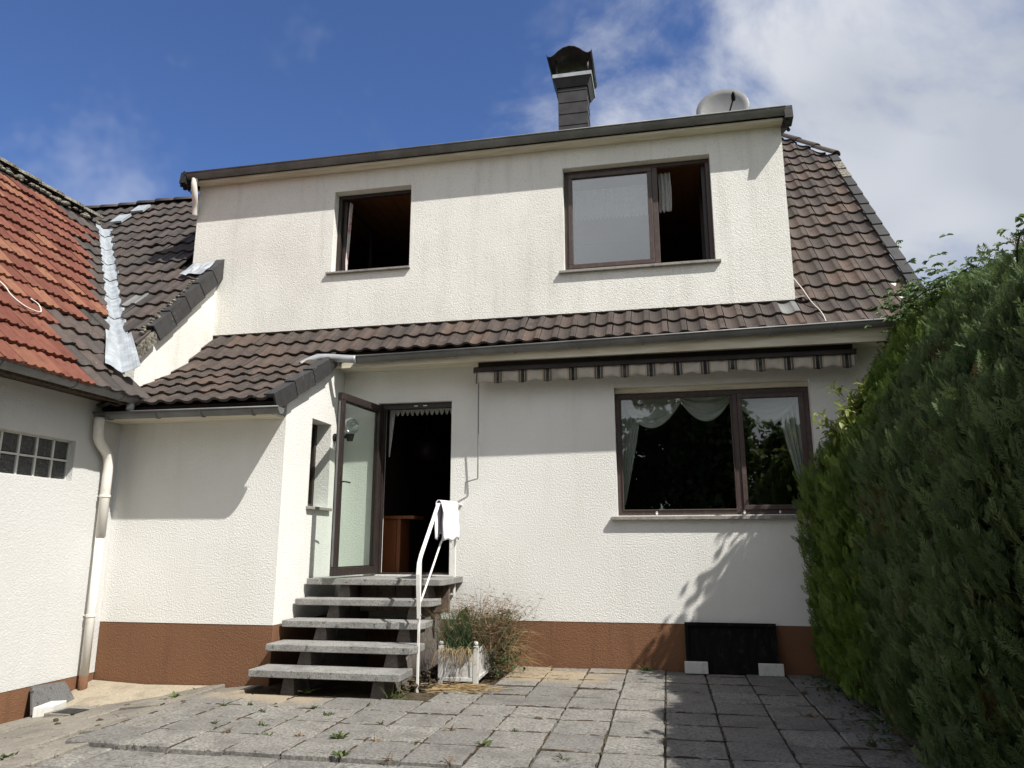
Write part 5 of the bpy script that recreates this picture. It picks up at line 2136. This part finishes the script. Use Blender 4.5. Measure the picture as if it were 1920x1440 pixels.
# wall lamp on the annex side wall
lp = thing('wall_lamp', 'outdoor wall lamp with clear glass globe beside the side window', 'lamp', (-3.97, -.25, 2.63))
m_ = MB()
m_.tube([(XC + .002, -.24, 2.63), (XC + .02, -.24, 2.63)], .05, 12)
m_.tube([(XC + .02, -.24, 2.63), (-3.80, -.27, 2.63)], .020, 8)
m_.tube([(-3.745, -.28, 2.575), (-3.745, -.28, 2.655)], [.035, .055], 14)
under(lp, m_.build('bracket', M['tar'], None, False))
m_ = MB().sphere((-3.745, -.28, 2.755), .108, 20, 12)
under(lp, m_.build('glass_globe', M['globe'], None, True))

# cables
m_ = MB().tube(smooth_path([(1.605, .60, 5.2), (1.612, .45, 4.66), (1.66, .30, 4.45), (1.70, .17, 4.30), (1.74, -.05, 4.07), (1.79, -.26, 3.88), (1.80, -.40, 3.74), (1.795, -.44, 3.68)], 5), .0055, 6)
tag(m_.build('cable', M['cable'], None, True), 'thin white cable running down the tiles at the dormer corner', 'cable')
cpts = [(-6.60, -3.10, zW(-6.60) + .085), (-6.39, -2.86, zW(-6.39) + .085), (-6.25, -2.85, zW(-6.25) + .085), (-6.16, -2.76, zW(-6.16) + .085), (-6.15, -2.59, zW(-6.15) + .09), (-6.25, -2.52, zW(-6.25) + .095), (-6.3, -2.58, zW(-6.3) + .095)]
m_ = MB().tube(smooth_path(cpts, 5), .0065, 6)
tag(m_.build('cable', M['cable'], None, True), 'white looped cable lying on the red roof tiles', 'cable')

# ------------------------------------------------------------------ indoors: what shows through the openings
def drape(name, mat, fn, nu, nv, label, cat='curtain', thick=0.0):
    m_ = MB()
    vs = [fn(i / nu, j / nv) for j in range(nv + 1) for i in range(nu + 1)]
    m_.add(vs, [(j * (nu + 1) + i, j * (nu + 1) + i + 1, (j + 1) * (nu + 1) + i + 1, (j + 1) * (nu + 1) + i) for j in range(nv) for i in range(nu)])
    o = m_.build(name, mat, None, True)
    return tag(o, label, cat)


def side_drape(xa_top, xb_top, xa_bot, xb_bot, zt_, zb, y):
    def fn(u, v):
        w_ = v ** 1.2
        a = xa_top + (xa_bot - xa_top) * w_
        b = xb_top + (xb_bot - xb_top) * w_
        return (a + (b - a) * u, y + .022 * math.sin(u * 30 + v) * (1 - .3 * v), zt_ + (zb - zt_) * v)
    return fn


cur = thing('net_curtain', 'sheer white net curtain with swags in the lower window', 'curtain', (.5, .35, 1.7))


def swag(x0, x1, zt_, depth, y):
    def fn(u, v):
        sag = 4 * u * (1 - u)
        z = zt_ - depth * sag * v - .02 * v
        return (x0 + (x1 - x0) * u, y - .03 * math.sin(v * 22) * sag * .6 - .03 * sag, z)
    return fn


def cpart(nm, fn, nu, nv, mat):
    m_ = MB()
    vs = [fn(i / nu, j / nv) for j in range(nv + 1) for i in range(nu + 1)]
    m_.add(vs, [(j * (nu + 1) + i, j * (nu + 1) + i + 1, (j + 1) * (nu + 1) + i + 1, (j + 1) * (nu + 1) + i) for j in range(nv) for i in range(nu)])
    o = m_.build(nm, mat, None, True)
    under(cur, o)


cpart('side_drape', side_drape(-.50, -.22, -.50, -.46, 3.10, 1.80, .30), 40, 16, M['sheer'])
cpart('side_drape', side_drape(1.30, 1.62, 1.56, 1.62, 3.10, 1.80, .30), 40, 16, M['sheer'])
cpart('swag', swag(-.50, .26, 3.08, .36, .29), 24, 24, M['sheer'])
cpart('swag', swag(.20, .84, 3.08, .30, .27), 24, 24, M['sheer'])
cpart('swag', swag(.80, 1.62, 3.08, .33, .29), 24, 24, M['sheer'])


def scallop(x0, x1, zt_, h, n, amp, y):
    def fn(u, v):
        e = abs(math.sin(math.pi * n * u))
        return (x0 + (x1 - x0) * u, y + .006 * math.sin(u * 60), zt_ - (h + amp * e) * v)
    return fn


lc = drape('lace_curtain', M['lace'], scallop(-3.42, -2.57, 3.035, .02, 13, .065, .22), 182, 4, 'white lace edging hanging across the top of the open doorway')
drape('lace_curtain', M['lace'], lambda u, v: (-3.44 + .075 * u * (1 - .8 * v) + .01, .225 + .01 * math.sin(u * 9), 3.03 - .60 * v), 8, 16, 'narrow strip of white lace at the left of the open doorway')
drape('lace_curtain', M['lace'], scallop(-1.0, -0.06, 5.90, .40, 18, .03, .32), 200, 8, 'white lace half curtain behind the glass of the wide upper window')
drape('lace_curtain', M['lace'], lambda u, v: (.085 + .155 * u + .01 * math.sin(v * 3), .31 + .02 * math.sin(u * 18), 6.03 - (.52 + .02 * abs(math.sin(u * 12))) * v), 36, 10, 'gathered lace curtain in the open half of the wide upper window')
drape('flowered_curtain', M['curtain_pink'], lambda u, v: (-4.215 + .085 * u * (1 - .45 * v), .30 + .03 * math.sin(u * 14 + v), 6.03 - 1.10 * v), 24, 12, 'pale curtain with pink flowers at the left of the small upper window')
sb = thing('sideboard', 'orange-brown wooden sideboard inside the open terrace door', 'sideboard', (-3.4, .9, 1))
m_ = MB().box(-3.90, -3.18, .56, .98, 1.665, 1.705)
under(sb, m_.build('top', M['wood_inside'], None, bevel=0.004))
m_ = MB().box(-3.42, -3.37, .58, .94, .972, 1.664)
under(sb, m_.build('side_panel', M['wood_inside'], None, bevel=0.004))
m_ = MB().box(-3.88, -3.43, .60, .94, .99, 1.663)
under(sb, m_.build('door_panel', M['wood_inside'], None, bevel=0.004))
pl_t = thing('pendant_lamp', 'dark round pendant lamp hanging inside the open doorway', 'lamp', (-3.38, 1.6, 2.7))
m_ = MB().sphere((-3.38, 1.6, 2.70), .20, 18, 12, (1, 1, .95))
under(pl_t, m_.build('shade', M['dark_metal'], None, True))
m_ = MB().tube([(-3.38, 1.6, 2.88), (-3.38, 1.6, 3.42)], .008, 6)
under(pl_t, m_.build('cord', M['tar'], None))

# ------------------------------------------------------------------ hedge conifers
def spray_template(k=0):
    """flat scale-leaved frond, unit length along +Y, lying in XY with a slight curl"""
    r = np.random.default_rng(100 + k)
    V, F = [], []

    def diamond(p, d, L, w):
        p, d = np.array(p), np.array(d)
        s = np.array((-d[1], d[0]))
        b = len(V)
        for q in (p, p + d * L * .45 + s * w, p + d * L, p + d * L * .45 - s * w):
            V.append((q[0], q[1], -.22 * q[1] ** 2 + .10 * abs(q[0])))
        F.append((b, b + 1, b + 2, b + 3))
    diamond((0, 0), (0, 1), 1.0, .022)
    for i in range(9):
        f = .10 + .80 * i / 8
        Ls = (.36 * math.sin(math.pi * min(1, f * .72 + .22)) + .05) * r.uniform(.8, 1.15)
        for sgn in (-1, 1):
            a = math.radians(r.uniform(32, 48)) * sgn
            d = (math.sin(a), math.cos(a))
            diamond((0, f), d, Ls, .022)
            if Ls > .20:
                m = (d[0] * Ls * .5, f + d[1] * Ls * .5)
                a2 = a - sgn * math.radians(30)
                diamond(m, (math.sin(a2), math.cos(a2)), Ls * .5, .017)
                a3 = a + sgn * math.radians(32)
                diamond(m, (math.sin(a3), math.cos(a3)), Ls * .45, .016)
    return np.array(V), np.array(F)


def small_template(k=0):
    """small young frond: stem and two rows of short twigs"""
    r = np.random.default_rng(200 + k)
    V, F = [], []

    def diamond(p, d, L, w):
        p, d = np.array(p), np.array(d)
        sd = np.array((-d[1], d[0]))
        b = len(V)
        for q in (p, p + d * L * .5 + sd * w, p + d * L, p + d * L * .5 - sd * w):
            V.append((q[0], q[1], -.30 * q[1] ** 2 + .16 * abs(q[0])))
        F.append((b, b + 1, b + 2, b + 3))
    diamond((0, 0), (0, 1), 1.0, .035)
    for i in range(6):
        f = .08 + .74 * i / 5
        for sgn in (-1, 1):
            a = math.radians(r.uniform(24, 44)) * sgn
            diamond((0, f + r.uniform(-.03, .03)), (math.sin(a), math.cos(a)), (.42 - .22 * f) * r.uniform(.75, 1.2), .040)
    return np.array(V), np.array(F)


SPRAYS = [spray_template(k) for k in range(2)] + [small_template(k) for k in range(6)]


def place_sprays(P, D, Nn, S, T):
    """P positions, D growth direction, Nn face normal, S size, T tint -> V,F,tint arrays"""
    D = D / np.linalg.norm(D, axis=1, keepdims=True)
    X = np.cross(D, Nn)
    X /= np.linalg.norm(X, axis=1, keepdims=True) + 1e-9
    Z = np.cross(X, D)
    Vs, Fs, Ts, off = [], [], [], 0
    which = NR.integers(0, len(SPRAYS), len(P))          # two large fronds in eight, the rest small
    for w in range(len(SPRAYS)):
        m = which == w
        tv, tf = SPRAYS[w]
        n = m.sum()
        if n == 0:
            continue
        v = P[m][:, None, :] + (S[m] * (.85 if w < 2 else .66))[:, None, None] * (tv[None, :, 0:1] * X[m][:, None, :] + tv[None, :, 1:2] * D[m][:, None, :] + tv[None, :, 2:3] * Z[m][:, None, :])
        Vs.append(v.reshape(-1, 3))
        Fs.append((tf[None] + (np.arange(n) * len(tv))[:, None, None] + off).reshape(-1, 4))
        Ts.append(np.repeat(T[m], len(tv)))
        off += n * len(tv)
    return np.concatenate(Vs), np.concatenate(Fs), np.concatenate(Ts)


def hedge_face(z, y):
    """x of the garden face of the hedge at height z: upright below, leaning back above"""
    base = 1.55 + .05 * math.sin(2.3 * y + .8) + .04 * math.sin(5.1 * y + z)
    return base + .66 * max(0, z - 1.90)


def conifer(label, mat, y0, y1, top, size, n, seed, up=1.0, depth=1.5, xoff=0.0, group='conifers of the hedge'):
    r = np.random.default_rng(seed)
    yc = (y0 + y1) / 2
    t_ = thing('conifer', label, 'conifer', (2.2 + xoff, yc, 0), group)
    P, D, Nn, S, T = [], [], [], [], []
    hw = (y1 - y0) / 2
    k = 0
    while k < n:
        z = r.uniform(.02, 1.0) * top
        f = z / top
        yy = r.uniform(y0 - .12, y1 + .12)
        e = (yy - yc) / (hw + .12)
        # rounded head
        lim = math.sqrt(max(0, 1 - e * e * .85))
        if f > .62 + .38 * lim:
            continue
        side = r.uniform()
        bul = .09 * (1 - e * e) + .05 * math.sin(7 * yy + 3 * z + seed)
        xf = hedge_face(z, yy) - bul + xoff
        if side < .74:
            x = xf + abs(r.normal(0, .13))
            nrm = np.array((-1.0, r.normal(0, .35) + e * .5 - .10, .10))
        elif side < .90:                                   # crown top
            z = top * (.62 + .38 * lim) * r.uniform(.93, 1.02)
            x = hedge_face(z, yy) - bul + xoff + r.uniform(0, depth)
            nrm = np.array((r.normal(-.2, .5), r.normal(0, .5), 1.0))
        else:                                              # ends
            x = xf + r.uniform(0, depth * .8)
            yy = (y0 if r.uniform() < .7 else y1) + r.normal(0, .08)
            nrm = np.array((r.normal(-.3, .3), -1.0 if yy < yc else 1.0, .1))
        nrm = nrm / np.linalg.norm(nrm)
        d = np.array((0, 0, up)) + nrm * r.uniform(.30, .85) + r.normal(0, .26, 3)
        if nrm[2] > .7:
            d = nrm * .5 + r.normal(0, .55, 3) + np.array((-.4, 0, .25))
        P.append((x, yy, z))
        D.append(d)
        Nn.append(nrm + r.normal(0, .45, 3))
        S.append(size * r.uniform(.6, 1.35))
        T.append(np.clip(r.normal(.45, .25), 0, 1))
        k += 1
    V, F, TT = place_sprays(np.array(P), np.array(D), np.array(Nn), np.array(S), np.array(T))
    o = link('crown', np_mesh('crown', V, F, mat, TT))
    under(t_, o)
    # dense inner twigs behind the outer sprays
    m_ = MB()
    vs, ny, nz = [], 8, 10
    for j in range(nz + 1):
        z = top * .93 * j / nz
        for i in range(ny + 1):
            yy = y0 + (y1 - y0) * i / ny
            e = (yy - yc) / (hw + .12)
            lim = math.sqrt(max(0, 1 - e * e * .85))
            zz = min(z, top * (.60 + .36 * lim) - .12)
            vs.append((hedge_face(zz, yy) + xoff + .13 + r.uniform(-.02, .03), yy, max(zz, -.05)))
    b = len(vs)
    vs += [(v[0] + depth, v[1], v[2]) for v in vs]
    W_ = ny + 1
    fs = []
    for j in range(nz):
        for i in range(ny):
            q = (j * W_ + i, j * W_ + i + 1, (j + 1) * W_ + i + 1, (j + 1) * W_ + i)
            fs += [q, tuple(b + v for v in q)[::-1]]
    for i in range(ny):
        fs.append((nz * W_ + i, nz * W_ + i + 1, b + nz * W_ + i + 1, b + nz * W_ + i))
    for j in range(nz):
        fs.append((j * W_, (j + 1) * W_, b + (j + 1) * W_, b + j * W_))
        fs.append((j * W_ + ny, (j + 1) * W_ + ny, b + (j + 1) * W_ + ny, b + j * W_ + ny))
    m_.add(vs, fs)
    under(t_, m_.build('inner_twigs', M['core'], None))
    m_ = MB().tube([(2.25 + xoff, yc, -.55), (2.25 + xoff, yc, top * .5), (2.3 + xoff, yc, top * .85)], [.07, .05, .015], 8)
    under(t_, m_.build('trunk', M['bark'], None, True))
    return t_


conifer('bright green thuja of the hedge growing closest to the house wall', M['thuja'], -1.15, -0.12, 3.62, .150, 7200, 1)
conifer('green thuja of the hedge in front of the one by the wall', M['thuja'], -2.10, -1.10, 3.66, .150, 7200, 2)
conifer('blue-green cypress in the middle of the hedge with browned sprays', M['cypress'], -3.15, -2.05, 3.36, .165, 7200, 3)
conifer('large blue-green cypress of the hedge nearest the camera at the right edge', M['cypress'], -4.35, -3.10, 3.08, .170, 7200, 4)
conifer('blue-green cypress at the near end of the hedge, mostly out of frame', M['cypress'], -5.6, -4.30, 2.95, .175, 6500, 5)

# leafy shrub pushing through the hedge
sh = thing('leafy_shrub', 'yellow-green broad-leaved shrub growing out of the hedge beside the window', 'shrub', (1.9, -1.0, 0))
B = Batch()
stems = MB()
for k in range(26):
    base = np.array((2.02, -1.05, 2.42)) + NR.normal(0, .11, 3)
    d = np.array((-.52 + NR.normal(0, .30), -.42 + NR.normal(0, .30), .26 + NR.normal(0, .36)))
    d /= np.linalg.norm(d)
    L = NR.uniform(.34, .66)
    stems.tube([tuple(base), tuple(base + d * L * .5 + np.array((0, 0, .03))), tuple(base + d * L)], [.006, .004, .002], 5)
    for q in range(15):
        f = .2 + .8 * q / 14
        p = base + d * L * f
        a = NR.uniform(0, 6.28)
        s1 = np.cross(d, (0, 0, 1.0))
        s1 /= np.linalg.norm(s1)
        s2 = np.cross(s1, d)
        ld = d * .6 + (s1 * math.cos(a) + s2 * math.sin(a)) * .9 + np.array((0, 0, -.1))
        B.leaf(p, ld, (0, 0, 1.0), NR.uniform(.07, .125), NR.uniform(.028, .045), NR.uniform(0, 1))
B.build('leaves', M['bright_leaf'], sh)
under(sh, stems.build('stems', M['bark'], None))


def creeper(label, pts, n, spread, seed):
    r = np.random.default_rng(seed)
    t_ = thing('creeper', label, 'creeper', pts[0])
    B = Batch()
    path = smooth_path(pts, 8)
    for k in range(n):
        p = np.array(path[r.integers(0, len(path))]) + r.normal(0, spread, 3)
        d0 = np.array((r.normal(-.3, .6), r.normal(-.4, .6), r.normal(.2, .5)))
        nrm = np.array((r.normal(-.2, .4), r.normal(-.6, .3), r.uniform(.3, 1.0)))
        tt = r.uniform(0, 1)
        a0 = math.atan2(d0[1], d0[0])
        for q in range(5):                                # five-fingered leaf
            a = a0 + (q - 2) * .62
            d = np.array((math.cos(a), math.sin(a), -.25 + .1 * r.normal()))
            B.leaf(p, d, nrm, r.uniform(.055, .085) * (1 - .12 * abs(q - 2)), .030, tt)
    B.build('leaves', M['creeper'], t_)
    m_ = MB().tube(path, .006, 5)
    under(t_, m_.build('vine', M['bark'], None, True))


creeper('five-leaved creeper sprawling over the hedge top below the right roof verge', [(2.62, -.3, 3.55), (2.50, -.8, 3.66), (2.48, -1.4, 3.66), (2.62, -1.9, 3.58), (2.80, -2.3, 3.50)], 420, .12, 21)
creeper('creeper shoots standing up over the hedge at the right edge', [(2.2, -3.8, 2.85), (2.12, -4.05, 3.08), (2.14, -4.2, 3.14), (2.25, -4.25, 3.10)], 14, .05, 22)
creeper('small creeper shoot beside the grey verge tiles of the right roof', [(2.95, .55, 4.2), (3.02, .95, 5.0), (3.05, 1.0, 5.12)], 9, .035, 23)

# ------------------------------------------------------------------ garden trees behind the photographer (they show in the window panes)
def tree(label, x, y, h, rad, seed, n):
    r = np.random.default_rng(seed)
    t_ = thing('garden_tree', label, 'tree', (x, y, -.62), 'garden trees behind the lawn')
    m_ = MB()
    m_.tube([(x, y, -.7), (x + .1, y, h * .3), (x - .1, y, h * .62), (x, y, h * .92)], [.22, .17, .10, .02], 9)
    B = Batch()
    for k in range(9):
        a = r.uniform(0, 6.28)
        z0_ = h * r.uniform(.25, .7)
        e = np.array((x + math.cos(a) * rad * .8, y + math.sin(a) * rad * .8, z0_ + h * .18))
        m_.tube([(x, y, z0_), tuple((np.array((x, y, z0_)) + e) / 2 + np.array((0, 0, .2))), tuple(e)], [.07, .045, .012], 6)
    clumps = []
    for k in range(80):
        a = r.uniform(0, 6.28)
        f = r.uniform(.12, 1.0)
        rr = rad * math.sqrt(r.uniform(0, 1)) * (1.15 - .75 * f)
        clumps.append((x + math.cos(a) * rr, y + math.sin(a) * rr, h * f, r.uniform(.45, .95)))
    for k in range(n):
        cx_, cy_, cz_, cr = clumps[r.integers(0, len(clumps))]
        v = r.normal(0, 1, 3)
        v = v / np.linalg.norm(v) * cr * r.uniform(.5, 1.0)
        p = np.array((cx_, cy_, cz_)) + v * np.array((1, 1, .8))
        B.leaf(p, r.normal(0, 1, 3) + np.array((0, 0, -.4)), r.normal(0, 1, 3), r.uniform(.22, .42), r.uniform(.14, .24), r.uniform(0, 1))
    B.build('crown', M['tree_leaf'], t_)
    under(t_, m_.build('trunk', M['bark'], None, True))


tree('tall dense garden tree seen as the dark reflection left of the mullion', 0.6, -23.0, 12.5, 3.2, 31, 11000)
tree('tall garden tree reflected at the left side of the lower window', -3.6, -24.0, 12.0, 3.2, 32, 9000)
tree('shorter garden tree whose top is reflected in the narrow right pane', 5.4, -26.0, 6.4, 2.2, 33, 3000)
tree('garden tree reflected at the far right of the narrow pane', 9.5, -25.0, 6.4, 2.4, 34, 2500)
tree('low round garden tree reflected between the taller ones', 1.9, -20.5, 7.0, 1.9, 35, 6500)
tree('garden tree far left, reflected only at the window edge', -9.5, -26.0, 9.5, 2.8, 36, 2200)
